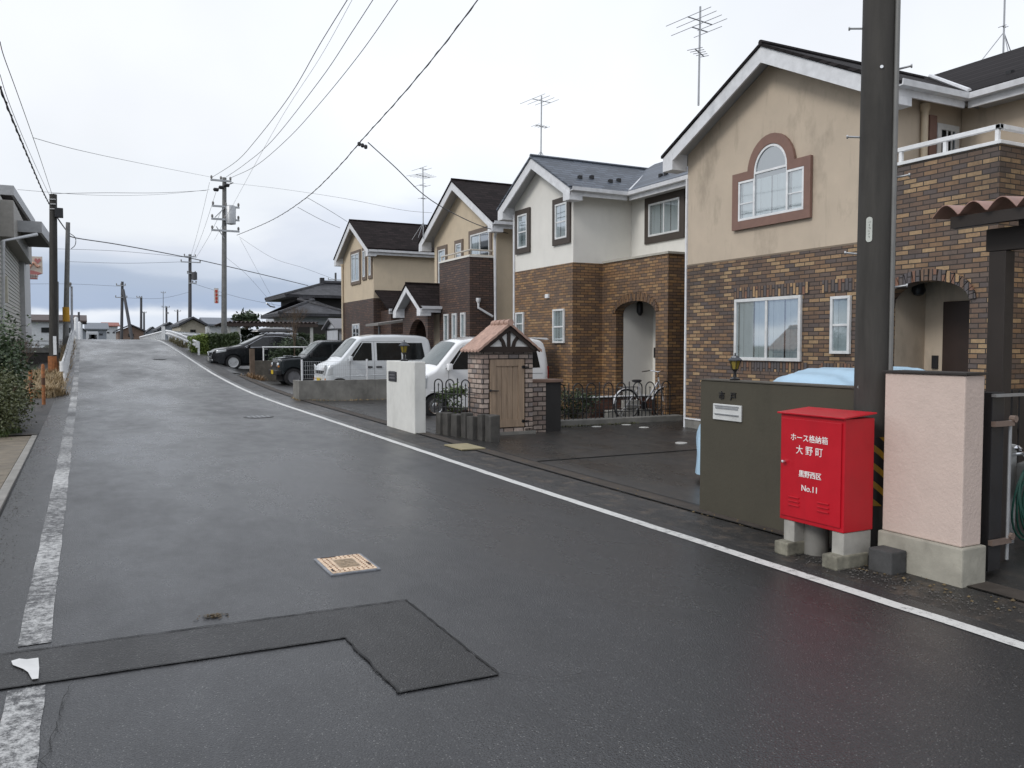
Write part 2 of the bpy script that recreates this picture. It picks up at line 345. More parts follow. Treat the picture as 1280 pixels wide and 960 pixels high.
# trench patch
pp=[(-.74,4.60),(1.27,4.52),(1.29,3.68),(1.81,3.66),(1.81,5.02),(-.74,5.12)]
tag(MB().add([(x,y,zr(y)+.005) for x,y in pp],[(0,1,4,5),(1,2,3,4)]).build('road_patch',RDP),kind='structure')
k=MB(); random.seed(3)
for (ax,ay),(bx,by) in list(zip(pp,pp[1:]))+[]:
    n=max(2,int(math.hypot(bx-ax,by-ay)/.06)); d=Vector((bx-ax,by-ay,0)).normalized(); s=Vector((-d.y,d.x,0)); rows=[]
    for i in range(n+1):
        t=i/n; c=Vector((ax+(bx-ax)*t,ay+(by-ay)*t,.0)); wv=random.uniform(.002,.008); o_=random.uniform(-.005,.005)
        z=zr(c.y)+.009; rows.append([(c+s*(wv+o_))+Vector((0,0,z)),(c-s*(wv-o_))+Vector((0,0,z))])
    k.grid(rows)
tag(k.build('road_seam',SE,recalc=False),kind='structure')
fl=[(14,826),(24,823),(33,824),(48,822),(49,835),(48,848),(40,849),(35,840),(29,836),(16,831)]
V=[]
for px,py in fl: d=ray(px,py); q=CAM+d*((zr(4.9)+.013-CAM.z)/d.z); V.append(q)
tag(MB().add(V,[list(range(len(V)))]).build('painted_line',M('fresh white paint fleck',(.62,.62,.61),.6,bump=.4),recalc=False),kind='structure')
strip('road_seam',-.76,-.74,[y for y in yr if 2<=y<=17],.004,SE)
# pavement and kerb on the left
PV_=M('damp paving slabs',(.16,.135,.10),.7,var=.3,scale=5,bump=.4,stain=.4)
tag(Bx(-.86,-.76,-6,17.2,-.02,.06).build('kerb',M('kerb stone',(.24,.23,.21),.75,var=.2,bump=.4,stain=.3),bevel=.01),kind='structure')
k=MB(); y=-6
while y<17:
    k.box(-1.42,-.87,y+.008,y+.592,-.03,.045); y+=.6
tag(k.build('pavement',PV_,bevel=.006),kind='structure')
tag(Bx(-1.52,-1.43,-6,17,-.02,.07).build('kerb',CONC_L,bevel=.01),kind='structure')
# ---------------------------------------------------------------- windows, doors and other fittings for walls
class Face:
    """local frame on a wall: u along the wall, z up, d outwards; axis x = wall facing -X, y = wall facing -Y"""
    def __init__(s,axis,c): s.a=axis; s.c=c
    def box(s,k,u0,u1,z0,z1,d0,d1):
        if s.a=='x': return k.box(s.c-d1,s.c-d0,u0,u1,z0,z1)
        return k.box(u0,u1,s.c-d1,s.c-d0,z0,z1)
    def prism(s,k,poly,d0,d1): return k.prism(poly,s.a,s.c-d1,s.c-d0)
    def pt(s,u,z,d): return (s.c-d,u,z) if s.a=='x' else (u,s.c-d,z)
def curtain(F,k,u0,u1,z0,z1,seed=0,d=.012):
    random.seed(seed); n=max(6,int((u1-u0)/.022)); rows=[[],[]]; ph=random.uniform(0,6)
    for i in range(n+1):
        u=u0+(u1-u0)*i/n; dd=d+.006*math.sin(i*1.1+ph)+.003*math.sin(i*.37)
        rows[0].append(F.pt(u,z0,dd)); rows[1].append(F.pt(u,z1,dd))
    k.grid(rows); return k
def window(root,F,u0,u1,z0,z1,muls=(),trans=(),fr=.045,surround=None,smat=None,cur=((0,1),),seed=1,fmat=None,deep=.05,bars=0):
    fmat=fmat or ALU
    k=MB(); F.box(k,u0,u1,z0,z0+fr,.002,deep); F.box(k,u0,u1,z1-fr,z1,.002,deep)
    F.box(k,u0,u0+fr,z0+fr,z1-fr,.002,deep); F.box(k,u1-fr,u1,z0+fr,z1-fr,.002,deep)
    for m_ in muls: F.box(k,u0+(u1-u0)*m_-fr*.45,u0+(u1-u0)*m_+fr*.45,z0+fr,z1-fr,.02,deep-.008)
    for t in trans: F.box(k,u0+fr,u1-fr,z0+(z1-z0)*t-fr*.4,z0+(z1-z0)*t+fr*.4,.02,deep-.012)
    for i in range(bars): q=u0+fr+(u1-u0-2*fr)*(i+1)/(bars+1); F.box(k,q-.01,q+.01,z0+fr,z1-fr,deep,deep+.02)
    wn=k.build('window',fmat,root,bevel=.004)
    b=MB(); F.box(b,u0+fr,u1-fr,z0+fr,z1-fr,.0035,.006); b.build('room_shade_plate',DARK,wn)  # dark plate on the wall stands in for the unlit room behind the glass
    if cur:
        c=MB()
        for i,(a,b_) in enumerate(cur): curtain(F,c,u0+fr+(u1-u0-2*fr)*a,u0+fr+(u1-u0-2*fr)*b_,z0+fr,z1-fr,seed+i)
        c.build('curtain',CURT,wn,recalc=False)
    g=MB(); g.quad(F.pt(u0+fr*.5,z0+fr*.5,.028),F.pt(u1-fr*.5,z0+fr*.5,.028),F.pt(u1-fr*.5,z1-fr*.5,.028),F.pt(u0+fr*.5,z1-fr*.5,.028)); g.build('pane',GL,wn,recalc=False)
    if surround:
        s_=surround; k=MB(); F.box(k,u0-s_,u1+s_,z1+.003,z1+s_,.001,.042); F.box(k,u0-s_,u1+s_,z0-s_,z0-.003,.001,.042)
        F.box(k,u0-s_,u0-.003,z0-.003,z1+.003,.001,.042); F.box(k,u1+.003,u1+s_,z0-.003,z1+.003,.001,.042); k.build('surround',smat,wn,bevel=.004)
    return wn
def arc(cx,cz,rx,rz,a0,a1,n=14): return [(cx+rx*math.cos(R(a0+(a1-a0)*i/n)),cz+rz*math.sin(R(a0+(a1-a0)*i/n))) for i in range(n+1)]
def arch_wall(u0,u1,z0,z1,a0,a1,spring,top):
    """rectangle u0..u1 with an arched doorway a0..a1 notched from the bottom"""
    mid=(a0+a1)/2; A=arc(mid,spring,(a1-a0)/2,top-spring,180,0)
    return [(u0,z0),(a0,z0)]+A+[(a1,z0),(u1,z0),(u1,z1),(u0,z1)]
def arch_ring(root,F,a0,a1,spring,top,th,mat,d=.03,n=17):
    mid=(a0+a1)/2; rx=(a1-a0)/2; rz=top-spring; k=MB()
    for i in range(n):
        t0,t1=R(180-180*(i+.06)/n),R(180-180*(i+.94)/n)
        P=[(mid+(rx)*math.cos(t0),spring+rz*math.sin(t0)),(mid+(rx)*math.cos(t1),spring+rz*math.sin(t1)),
           (mid+(rx+th*.6)*math.cos(t1),spring+(rz+th)*math.sin(t1)),(mid+(rx+th*.6)*math.cos(t0),spring+(rz+th)*math.sin(t0))]
        F.prism(k,P,-.03,d)
    return k.build('arch_surround',mat,root)
def gable_roof(root,xf,xb,yc,hw,zpk,slope,mat,fas=.24,th=.05,seamat=None,name='roof',flat=True,rake=None):
    """ridge along X from xf to xb, eaves at yc-hw and yc+hw"""
    ze=zpk-slope*hw; k=MB()
    k.prism([(yc-hw-.03,ze),(yc,zpk+.0),(yc+hw+.03,ze),(yc+hw+.03,ze+th),(yc,zpk+th),(yc-hw-.03,ze+th)],'x',xf-.03,xb)
    r_=k.build(name,mat,root)
    f=MB(); g=fas
    f.prism([(yc-hw,ze-.004-g),(yc-hw+.0,ze-.004),(yc,zpk-.004),(yc+hw,ze-.004),(yc+hw,ze-.004-g),(yc,zpk-g*1.12)],'x',xf,xf+.035)
    f.build('fascia',TRIM,r_)
    s=MB(); s.prism([(yc-hw+.04,ze-.06-.04),(yc,zpk-.05-.04),(yc+hw-.04,ze-.06-.04),(yc+hw-.04,ze-.01),(yc,zpk-.01),(yc-hw+.04,ze-.01)],'x',xf+.036,xb)
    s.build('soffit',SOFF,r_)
    for sg in (-1,1):
        y=yc+sg*(hw-.002); y2=yc+sg*(hw-.30); e=MB(); e.prism([(y,ze-g-.03),(y2,ze-g-.03),(y2,ze-.11+slope*.30),(y,ze-.11)],'x',xf-.006,xf+.36); e.build('eave_box',TRIM,r_,bevel=.006)
    c=MB(); c.tube([(xf-.02,yc,zpk+th+.01),(xb,yc,zpk+th+.01)],.045,6); c.build('ridge_cap',mat,r_)
    return r_
def gutter(root,p0,p1,mat=None):
    a,b=Vector(p0),Vector(p1); d=(b-a).normalized(); s=Vector((-d.y,d.x,0)); 
    if s.x+s.y>0: s=-s       # outwards is -X or -Y
    k=MB(); prof=[(0,0),(.11,.005),(.12,.09),(.10,.09),(.095,.02),(0,.015)]
    V=[a+s*x+Vector((0,0,z)) for x,z in prof]+[b+s*x+Vector((0,0,z)) for x,z in prof]; n=len(prof)
    k.add(V,[list(range(n)),list(range(n,2*n))]+[[i,i+n,(i+1)%n+n,(i+1)%n] for i in range(n)])
    # board behind and flat soffit lip
    V=[a+Vector((0,0,-.10)),b+Vector((0,0,-.10)),b+Vector((0,0,.10)),a+Vector((0,0,.10))]; q=-s*.03
    k.add(V+[v+q for v in V],[(0,1,2,3),(4,7,6,5),(0,4,5,1),(3,2,6,7),(0,3,7,4),(1,5,6,2)])
    return k.build('gutter',TRIM if mat is None else mat,root)
def downpipe(root,pts,r=.035,mat=None):
    k=MB().tube(pts,r,10); p=Vector(pts[0]); k.lathe([(.035,-.06),(.07,0),(.07,.08),(.04,.08)],(p.x,p.y,p.z),12); return k.build('downpipe',mat or TRIM,root,smooth=True)
def railing(root,pts,h=.22,mat=None,r=.025,posts=1.1):
    k=MB(); P=[Vector(p) for p in pts]
    for a,b in zip(P,P[1:]):
        for dz,rr in ((h,r),(0.02,r*.9)):
            k.tube([a+Vector((0,0,dz)),b+Vector((0,0,dz))],rr,8)
        n=max(1,int((b-a).length/posts))
        for i in range(n+1): q=a+(b-a)*i/n; k.tube([q,q+Vector((0,0,h))],rr,6)
    return k.build('railing',mat or WHITE,root)
def antenna(name,label,base,h,booms,tilt=0,tripod=True):
    t=thing(name,label,'antenna',base); k=MB(); bx,by,bz=base
    k.tube([(bx,by,bz-.1),(bx+tilt,by,bz+h)],.018,6); k.build('mast',STEEL,t)
    if tripod:
        k=MB()
        for dx,dy in ((.4,0),(-.3,.3),(-.3,-.3)): k.tube([(bx,by,bz+.45),(bx+dx,by+dy,bz-.12)],.008,5)
        k.build('brace',STEEL,t)
    for z,L_,n,el,az in booms:
        k=MB(); d=Vector((math.cos(R(az)),math.sin(R(az)),0)); s=Vector((-d.y,d.x,0)); c=Vector((bx+tilt*z/h,by,bz+z))
        k.tube([c-d*L_*.5,c+d*L_*.5],.011,5)
        for i in range(n):
            q=c-d*L_*.5+d*L_*i/(n-1); e_=el*(1-.35*i/(n-1)); k.tube([q-s*e_*.5,q+s*e_*.5],.006,4)
        k.build('boom',STEEL,t)
    return t
# ---------------------------------------------------------------- house 1 (nearest, beige over multi-tone brick)
def house1():
    X=10.53; t=thing('house','nearest house with stained beige gable, arched window and multi tone brick ground floor','house',(X,10,0))
    F=Face('x',X)
    # brick ground floor: solid behind, arched porch opening towards the street
    k=MB(); k.prism([(8.46,.22),(13.01,.22),(13.01,3.21),(8.46,3.21)],'x',X,X+6)
    k.prism(arch_wall(6.76,8.459,.22,4.24,7.12,8.44,2.27,2.56),'x',X,X+.22)
    k.box(X+.221,X+6,6.76,6.96,.22,4.24)
    k.build('brick_wall',H1B,t)
    arch_ring(t,F,7.12,8.44,2.27,2.56,.16,H1U)
    k=MB(); k.box(X+.9,X+1.1,6.97,8.455,.1,3.1); k.box(X+.225,X+1.1,8.44,8.458,.2,3.1); k.box(X+.23,X+1.1,6.97,8.43,2.9,3.1); k.build('porch_wall',BEIGE,t)
    d=Bx(X+.86,X+.9,7.3,8.12,.25,2.3).build('door',M('dark brown door',(.035,.022,.018),.45),t,bevel=.01)
    MB().tube([(X+.82,7.42,1.15),(X+.80,7.42,1.18),(X+.80,7.42,1.38),(X+.82,7.42,1.41)],.012,6).build('handle',CHROME,d)
    Bx(X+.87,X+.898,8.2,8.3,1.3,1.5).build('intercom',BLACK,t,bevel=.006)
    MB().lathe([(.02,.18),(.07,.16),(.1,.02),(.07,-.04),(.02,-.06)],(X+.6,8.34,2.45),12).build('porch_lamp',BLACK,t,smooth=True)
    Bx(X-.01,X+.6,6.75,13.0,-.1,.22).build('foundation',CONC,t)
    Bx(X-.025,X+.03,12.99,13.03,.0,4.9).build('corner_trim',TRIM,t)
    Bx(X-.03,X-.011,8.5,13.0,.205,.235).build('sill_strip',TRIM,t)
    # upright bricks above and below the ground floor windows
    for a,b in ((9.9,11.66),(9.0,9.62)):
        for z0,z1 in ((2.49,2.69),(1.20,1.37)): k=MB(); F.box(k,a,b,z0,z1,.001,.006); k.build('brick_band',H1U,t)
    # beige upper wall (gable)
    pk=6.60; sl=.51; yc=10.7
    k=MB(); k.prism([(8.4,3.211),(13.01,3.211),(13.01,pk-.05-sl*2.31),(yc,pk-.06),(8.4,pk-.05-sl*2.3)],'x',X+.012,X+6); k.build('stucco_wall',BEIGE,t)
    Bx(X-.004,X+.01,8.4,13.0,3.195,3.225).build('drip_edge',M('weathered edge',(.2,.16,.12),.8),t)
    gable_roof(t,10.18,16,yc,2.63,6.655,.51,RBRN)
    # main block behind with a street-parallel ridge
    xe=11.75; k=MB(); k.prism([(12.1,3),(12.1,5.28),(14.2,6.4),(16.6,5.1),(16.6,0),(12.1,0)],'y',-1.5,8.39); k.build('rear_wall',BEIGE,t)
    k=MB(); k.prism([(xe,5.34),(14.2,6.62),(16.9,5.2),(16.9,5.27),(14.2,6.69),(xe,5.41)],'y',-2,10.6); r2=k.build('main_roof',RBRN,t)
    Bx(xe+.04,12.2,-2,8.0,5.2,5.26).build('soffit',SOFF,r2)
    for i in range(4): Bx(12.2,12.3,3.2+i*1.5,3.28+i*1.5,5.60,5.70).build('snow_guard',BLACK,r2)
    gutter(t,(10.2,8.07,5.27),(xe-.05,8.07,5.27)); gutter(t,(xe,-2,5.27),(xe,8.05,5.27))
    MB().tube([(xe+.02,8.05,5.43),(14.0,10.35,6.62)],.035,6).build('valley_flashing',TRIM,t)
    # side wall at Y 8.4 holds a door to the balcony
    G=Face('y',8.4)
    window(t,G,11.5,12.0,3.3,5.0,trans=(.45,),fr=.09,cur=(),deep=.05,bars=2)
    Bx(11.33,11.49,8.36,8.398,3.3,5.1).build('door_surround',BRTRIM,t)
    downpipe(t,[(11.18,8.34,5.15),(11.18,8.34,3.3)],.05,BEIGE2)
    # balcony cap and white rail
    k=MB(); k.box(X-.03,X+.25,6.73,8.39,4.243,4.29); k.box(X+.25,X+2,6.73,6.99,4.243,4.29); k.build('balcony_cap',WHITE,t,bevel=.006)
    k=MB()
    for a,b in (((X+.1,8.38),(X+.1,6.84)),((X+.1,6.84),(X+2,6.84))):
        (ax,ay),(bx,by)=a,b; k.box(min(ax,bx)-.035,max(ax,bx)+.035,min(ay,by)-.035,max(ay,by)+.035,4.46,4.52)
    for px_,py_ in ((X+.1,8.3),(X+.1,7.6),(X+.1,6.86),(X+.9,6.84),(X+1.7,6.84)): k.box(px_-.025,px_+.025,py_-.025,py_+.025,4.29,4.46)
    k.build('railing',WHITE,t,bevel=.006)
    # arched triple window with brown surround
    q=lambda px,py:(lambda v:(v.y,v.z))(PX(px,py,X))
    yl,yr_=11.68,9.86; zb,zt=3.72,4.72; ac=(q(940,0)[0]+q(992,0)[0])/2; ar=(q(940,0)[0]-q(992,0)[0])/2; az=5.05-.0
    out=[(yr_,zb),(yl,zb),(yl,zt),(ac+ar,zt)]+arc(ac,zt+.1,ar,.60,0,180,16)+[(ac-ar,zt),(yr_,zt)]
    k=MB(); 
    cu_l,cu_r=11.14,10.37; sp=4.66
    inner=[(10.0,3.87),(11.53,3.87),(11.53,4.57),(cu_l,4.57),(cu_l,sp)]+arc((cu_l+cu_r)/2,sp,(cu_l-cu_r)/2,.42,0,180,16)+[(cu_r,sp),(cu_r,4.57),(10.0,4.57)]
    # surround is built as ring pieces around the opening
    k=MB(); F.box(k,yr_,yl,zb,3.868,.001,.055); F.box(k,yr_,9.998,3.869,zt,.001,.055); F.box(k,11.532,yl,3.869,zt,.001,.055)
    F.box(k,9.999,cu_r-.002,4.572,zt,.001,.0545); F.box(k,cu_l+.002,11.531,4.572,zt,.001,.0545)
    mid=(cu_l+cu_r)/2; rin=(cu_l-cu_r)/2+.004; ro=rin+.16; n=16
    A=arc(mid,sp,rin,.43,0,180,n); B=arc(mid,sp,ro,.60,0,180,n)
    for i in range(n): F.prism(k,[A[i],B[i],B[i+1],A[i+1]],.001,.054)
    F.box(k,mid+rin,mid+ro,zt-.1,zt,.001,.0535) 
    k.build('window_surround',BRTRIM,t)
    # frame
    fr=.04; k=MB(); F.box(k,10.0,11.53,3.87,3.87+fr,.002,.05)
    for a in (10.0,cu_r-fr/2,cu_l-fr/2,11.53-fr): F.box(k,a,a+fr,3.87+fr,4.57-fr if a in (10.0,11.53-fr) else sp,.002,.05)
    F.box(k,10.0,cu_r-fr/2-.001,4.57-fr,4.57,.002,.05); F.box(k,cu_l+fr/2+.001,11.53,4.57-fr,4.57,.002,.05); F.box(k,cu_r+fr/2,cu_l-fr/2,sp-.03,sp+.01,.002,.052)
    A=arc(mid,sp,rin,.42,0,180,n); B=arc(mid,sp,rin-fr,.42-fr,0,180,n)
    for i in range(n): F.prism(k,[A[i],B[i],B[i+1],A[i+1]],.003,.05)
    F.box(k,11.18,11.5,4.16,4.18,.02,.04); F.box(k,10.04,10.34,4.16,4.18,.02,.04)
    wn=k.build('window',WHITE,t,bevel=.004)
    k=MB(); F.prism(k,inner,.0025,.006); k.build('room_shade_plate',M('dim room',(.09,.10,.105),.8),wn)  # room shade behind the arched panes, painted as a dim plate
    k=MB(); curtain(F,k,10.42,11.1,3.91,4.55,4); curtain(F,k,10.03,10.33,3.91,4.53,5); curtain(F,k,11.2,11.5,3.91,4.53,6); k.build('curtain',CURT,wn,recalc=False)
    k=MB(); k.add([F.pt(a,b,.03) for a,b in inner],[list(range(len(inner)))]); k.build('pane',GL,wn,recalc=False)
    # ground floor windows (measured)
    window(t,F,10.03,11.60,1.385,2.48,muls=(.5,),fr=.055,seed=3,cur=((0,.49),(.5,1)))
    window(t,F,9.04,9.42,1.52,2.42,trans=(.5,),fr=.045,seed=8,cur=((0,1),))
    return t
house1()
# ---------------------------------------------------------------- house 2 (white over orange-brown brick)
def house2():
    X=10.5; t=thing('house','white rendered house with slate blue roof and orange brown brick ground floor','house',(X,17,0)); F=Face('x',X)
    k=MB(); k.box(X,X+6,17.23,20.29,.1,3.65); k.prism(arch_wall(14.64,17.229,.1,3.65,15.08,16.64,2.42,2.68),'x',11.35,11.57); k.box(11.571,13.2,14.64,14.84,.1,3.65)
    k.box(13.2,16.2,13.9,17.2,.1,3.65); k.build('brick_wall',H2B,t)
    G=Face('x',11.35); arch_ring(t,G,15.08,16.64,2.42,2.68,.2,brick('orange upright brick',[(.16,.09,.05),(.2,.11,.05),(.12,.075,.05)],(.03,.022,.018),upright=True))
    k=MB(); k.box(12.45,12.6,14.85,17.2,.1,3.4); k.box(11.575,12.6,16.64,16.78,.1,3.4); k.box(11.58,12.45,14.86,16.63,3.2,3.4); k.build('porch_wall',CREAM,t)
    d=Bx(12.40,12.447,15.3,16.35,.2,2.4).build('door',M('dark brown door',(.035,.022,.018),.45),t,bevel=.01)
    Bx(12.36,12.4,15.4,15.43,1.1,1.5).build('handle',CHROME,d)
    MB().lathe([(.03,.2),(.08,.1),(.08,-.1),(.03,-.18)],(11.95,16.5,2.55),12).build('porch_lamp',BLACK,t)
    Bx(12.41,12.448,16.42,16.56,1.35,1.6).build('intercom',BLACK,t)
    k=MB(); k.box(11.32,12.19,14.61,17.2,3.652,3.70); k.build('ledge_cap',M('light cap stone',(.4,.38,.33),.8),t)
    pk=6.30; yc=18.76
    k=MB(); k.prism([(17.23,3.652),(20.29,3.652),(20.29,pk-.57*1.53),(yc,pk-.02),(17.23,pk-.57*1.53)],'x',X+.012,16); k.box(12.2,16,14.2,17.225,3.652,5.4)
    k.build('stucco_wall',CREAM,t)
    gable_roof(t,10.18,14.2,yc,1.90,6.40,.56,RBLU)
    k=MB(); xe=11.86; k.prism([(xe,5.34),(14.0,6.54),(17,5.0),(17,5.07),(14.0,6.61),(xe,5.41)],'y',13.4,18.7); r2=k.build('main_roof',RBLU,t)
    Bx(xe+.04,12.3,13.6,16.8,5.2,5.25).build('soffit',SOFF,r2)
    gutter(t,(10.2,16.86,5.27),(xe-.05,16.86,5.27)); gutter(t,(xe,13.6,5.27),(xe,16.85,5.27))
    MB().tube([(xe+.02,16.86,5.42),(13.9,18.7,6.5)],.03,6).build('valley_flashing',TRIM,t)
    k=MB()
    for x,y in ((10.75,17.35),(11.15,17.45),(11.6,17.3),(11.95,17.45)): z=6.47-.56*(yc-y)+.0; Bx(x,x+.09,y,y+.09,z,z+.09).build('snow_guard',BLACK,t)
    for x,y in ((12.3,16.2),(12.3,16.0),(12.5,15.1),(12.5,14.9)): z=5.41+.56*(x-xe); Bx(x,x+.08,y,y+.08,z,z+.09).build('snow_guard',BLACK,t)
    kw=dict(trans=(.48,),fr=.045,surround=.14,smat=DKTRIM)
    window(t,F,19.50,20.03,4.25,5.14,seed=11,cur=((0,1),),**kw); window(t,F,17.46,18.02,4.27,5.13,seed=12,cur=((0,1),),**kw)
    window(t,Face('x',12.2),15.30,16.47,4.26,5.04,muls=(.5,),fr=.045,surround=.16,smat=DKTRIM,seed=13)
    window(t,F,19.70,20.15,1.93,2.54,trans=(.5,),fr=.045,seed=14); window(t,F,17.58,18.13,1.71,2.55,trans=(.48,),fr=.045,seed=15)
    Bx(X-.06,X,18.35,18.5,2.85,2.95).build('vent_hood',TRIM,t,bevel=.01)
    downpipe(t,[(11.9,14.58,3.2),(11.9,14.58,2.95),(12.1,14.58,2.9)],.035)
    Bx(10.47,10.5,20.26,20.32,.1,5.2).build('corner_trim',TRIM,t)
house2()
# ---------------------------------------------------------------- house 3 (dark brick balcony block)
def house3():
    t=thing('house','cream house with dark brick balcony block and steep black gable roof','house',(10,24,0))
    Xf,Xg=10.0,10.9
    k=MB(); k.box(Xf,15,22.15,24.45,.1,4.22); k.box(Xg+.01,15,24.46,27.1,.1,3.3); k.build('brick_wall',H3B,t)
    k=MB(); pk=6.78; yc=24.62
    k.prism([(22.16,4.23),(22.16,pk-.57*2.46),(yc,pk-.02),(27.1,pk-.57*2.46),(27.1,3.31),(24.46,3.31),(24.46,4.23)],'x',Xg,16); k.build('stucco_wall',BEIGE2,t)
    Bx(10.85,16,22.1,22.14,.1,5.1).build('side_wall',BEIGE2,t)
    gable_roof(t,10.5,16,yc,2.95,6.86,.565,RBLK,name='roof')
    gutter(t,(10.52,21.67,5.13),(16,21.67,5.13))
    F=Face('x',Xg)
    kw=dict(fr=.045,smat=M('taupe surround',(.16,.125,.1),.7))
    window(t,F,26.05,26.65,3.75,4.9,trans=(.45,),surround=.13,seed=21,**kw); window(t,F,24.72,25.15,4.25,4.95,trans=(.5,),surround=.12,seed=22,**kw)
    window(t,F,22.62,24.0,4.1,5.1,muls=(.5,),surround=.14,seed=23,cur=((.5,1),),**kw)
    k=MB(); k.box(9.97,10.2,22.12,24.48,4.222,4.27); k.box(10.2,10.88,22.12,22.35,4.222,4.27); k.build('balcony_cap',CREAM,t)
    railing(t,[(10.08,24.45,4.27),(10.08,22.25,4.27),(10.88,22.25,4.27)],.17,M('beige rail',(.5,.46,.4),.5))
    G=Face('x',Xf)
    for px in (556,566.3,577): 
        a=PX(px,400,Xf).y; b=PX(px+5.5,400,Xf).y; window(t,G,b,a,1.2,2.62,fr=.06,seed=24)
    downpipe(t,[(10.7,21.75,5.1),(10.75,22.02,4.8),(10.8,22.04,.3)],.045)
    downpipe(t,[(10.25,22.09,2.95),(10.25,22.09,2.75),(10.7,22.06,2.5)],.035)
    # porch with its own little gable
    X=9.6; P=Face('x',X); k=MB(); k.prism([(24.46,.1),(24.46,2.75),(25.55,3.35),(26.75,2.75),(26.75,.1),(26.2,.1),(26.2,1.95)]+arc(25.35,1.95,.75,.55,0,180,12)[1:]+[(24.6,.1)],'x',X,X+.2)
    k.box(X+.201,Xg+.3,26.6,26.75,.1,2.8); k.build('porch_wall',H3B,t)
    gable_roof(t,9.3,10.9,25.6,1.28,3.6,.62,RBLK,fas=.2,name='porch_roof')
    Bx(X+.9,X+.95,24.47,26.6,.1,2.7).build('porch_back',BEIGE,t)
    gutter(t,(9.32,24.3,2.78),(9.98,24.3,2.78))
    k=MB().box(Xf+.0,15,20.9,22.0,.1,3.2) ; 
house3()
# ---------------------------------------------------------------- house 4 (farthest of the row)
def house4():
    X=10.1; t=thing('house','farthest cream house of the row with black shingle roof and lean-to entrance','house',(X,33,0)); F=Face('x',X)
    y0,y1,yc=31.5,35.75,33.65; pk=6.64
    Bx(X,17,y0,y1,.1,3.5).build('brick_wall',H3B,t)
    k=MB(); k.prism([(y0,3.501),(y1,3.501),(y1,pk-.56*2.1),(yc,pk),(y0,pk-.56*2.15)],'x',X+.01,17); k.build('stucco_wall',BEIGE2,t)
    gable_roof(t,9.80,17,yc,2.42,6.73,.56,RBLK); gutter(t,(9.82,31.23,5.26),(17,31.23,5.26))
    kw=dict(fr=.05,surround=.12,smat=M('taupe surround',(.16,.125,.1),.7))
    window(t,F,33.25,34.35,4.3,5.45,muls=(.5,),seed=31,**kw); window(t,F,32.45,32.75,4.4,5.45,seed=32,**kw); window(t,F,31.7,31.95,4.4,5.45,seed=33,**kw)
    window(t,F,33.3,34.3,1.6,2.55,muls=(.5,),fr=.06,seed=34,cur=())
    # entrance block and lean-to roof on the near side
    k=MB(); k.prism([(10.4,.1),(10.9,.1),(10.9,1.9)]+arc(11.35,1.9,.45,.45,180,0,12)[1:]+[(11.8,.1),(14.5,.1),(14.5,3.0),(10.4,3.0)],'y',30.3,30.5); k.box(10.4,10.6,30.51,31.49,.1,3.0); k.build('entrance_wall',H3B,t)
    k=MB(); k.prism([(29.95,3.0),(31.48,3.75),(31.48,3.82),(29.95,3.07)],'x',10.15,15); r_=k.build('lean_to_roof',RBLK,t); gutter(t,(10.2,29.93,2.93),(15,29.93,2.93))
    Bx(11.0,11.7,31.0,31.05,.1,2.3).build('door',DARK,t)
    downpipe(t,[(10.05,35.7,5.1),(10.05,35.7,.3)],.045,BEIGE2)
house4()
def lt():
    t=thing('carport_canopy','thin flat canopy on posts in front of the farthest brick house','canopy',(9,29,0))
    k=MB(); k.add([PY(458,406.5,29.0),PY(516,398,29.0),PY(516,398,27.6),PY(458,406,27.6)],[(0,1,2,3)]); k2=MB(); a=PY(457,408,29); b=PY(517,400,29)
    k2.add([a,b,b+Vector((0,-1.4,0)),a+Vector((0,-1.4,0)),a+Vector((0,0,.08)),b+Vector((0,0,.08)),b+Vector((0,-1.4,.08)),a+Vector((0,-1.4,.08))],[(0,1,2,3),(4,5,6,7),(0,1,5,4),(1,2,6,5),(2,3,7,6),(3,0,4,7)])
    k2.build('canopy_roof',M('grey canopy sheet',(.2,.19,.18),.6),t)
    for px in (474,512): p=PY(px,410,28.9); Bx(p.x-.03,p.x+.03,28.87,28.93,.12,p.z+.05).build('post',STEEL,t)
lt()
A1=PY(873,140,11.0)
antenna('tv_antenna','tall roof antenna with long booms above the nearest beige gable',(PY(873,138,11.8).x,11.8,6.0),PY(875,8,11.8).z-6.0,[(PY(875,26,11.8).z-6,.62,4,1.05,8),(PY(875,37,11.8).z-6,.4,2,1.0,8),(PY(875,66,11.8).z-6,.45,5,.28,30)],.02,False)
p=PY(676,196,19.5); antenna('tv_antenna','roof antenna on the white house with the slate blue roof',(p.x,19.5,p.z-.3),PY(678,120,19.5).z-p.z+.3,[(PY(677,126,19.5).z-p.z+.3,.6,4,1.1,8),(PY(677,158,19.5).z-p.z+.3,.4,5,.35,10)],.02)
p=PY(529,280,27); antenna('tv_antenna','roof antenna between the two cream houses with black roofs',(p.x,27,p.z-.4),PY(526,209,27).z-p.z+.4,[(PY(526,211,27).z-p.z+.4,.3,2,1.0,10),(PY(528,220,27).z-p.z+.4,.7,6,.9,25),(PY(528,232,27).z-p.z+.4,.3,2,.8,10),(PY(528,248,27).z-p.z+.4,.2,3,.3,20)])
p=PY(1254,72,9.5); antenna('tv_antenna','thin braced antenna mast on the dark roof at the upper right edge',(p.x,9.5,p.z),PY(1254,-20,9.5).z-p.z,[(PY(1254,33,9.5).z-p.z,.1,2,.15,0)])
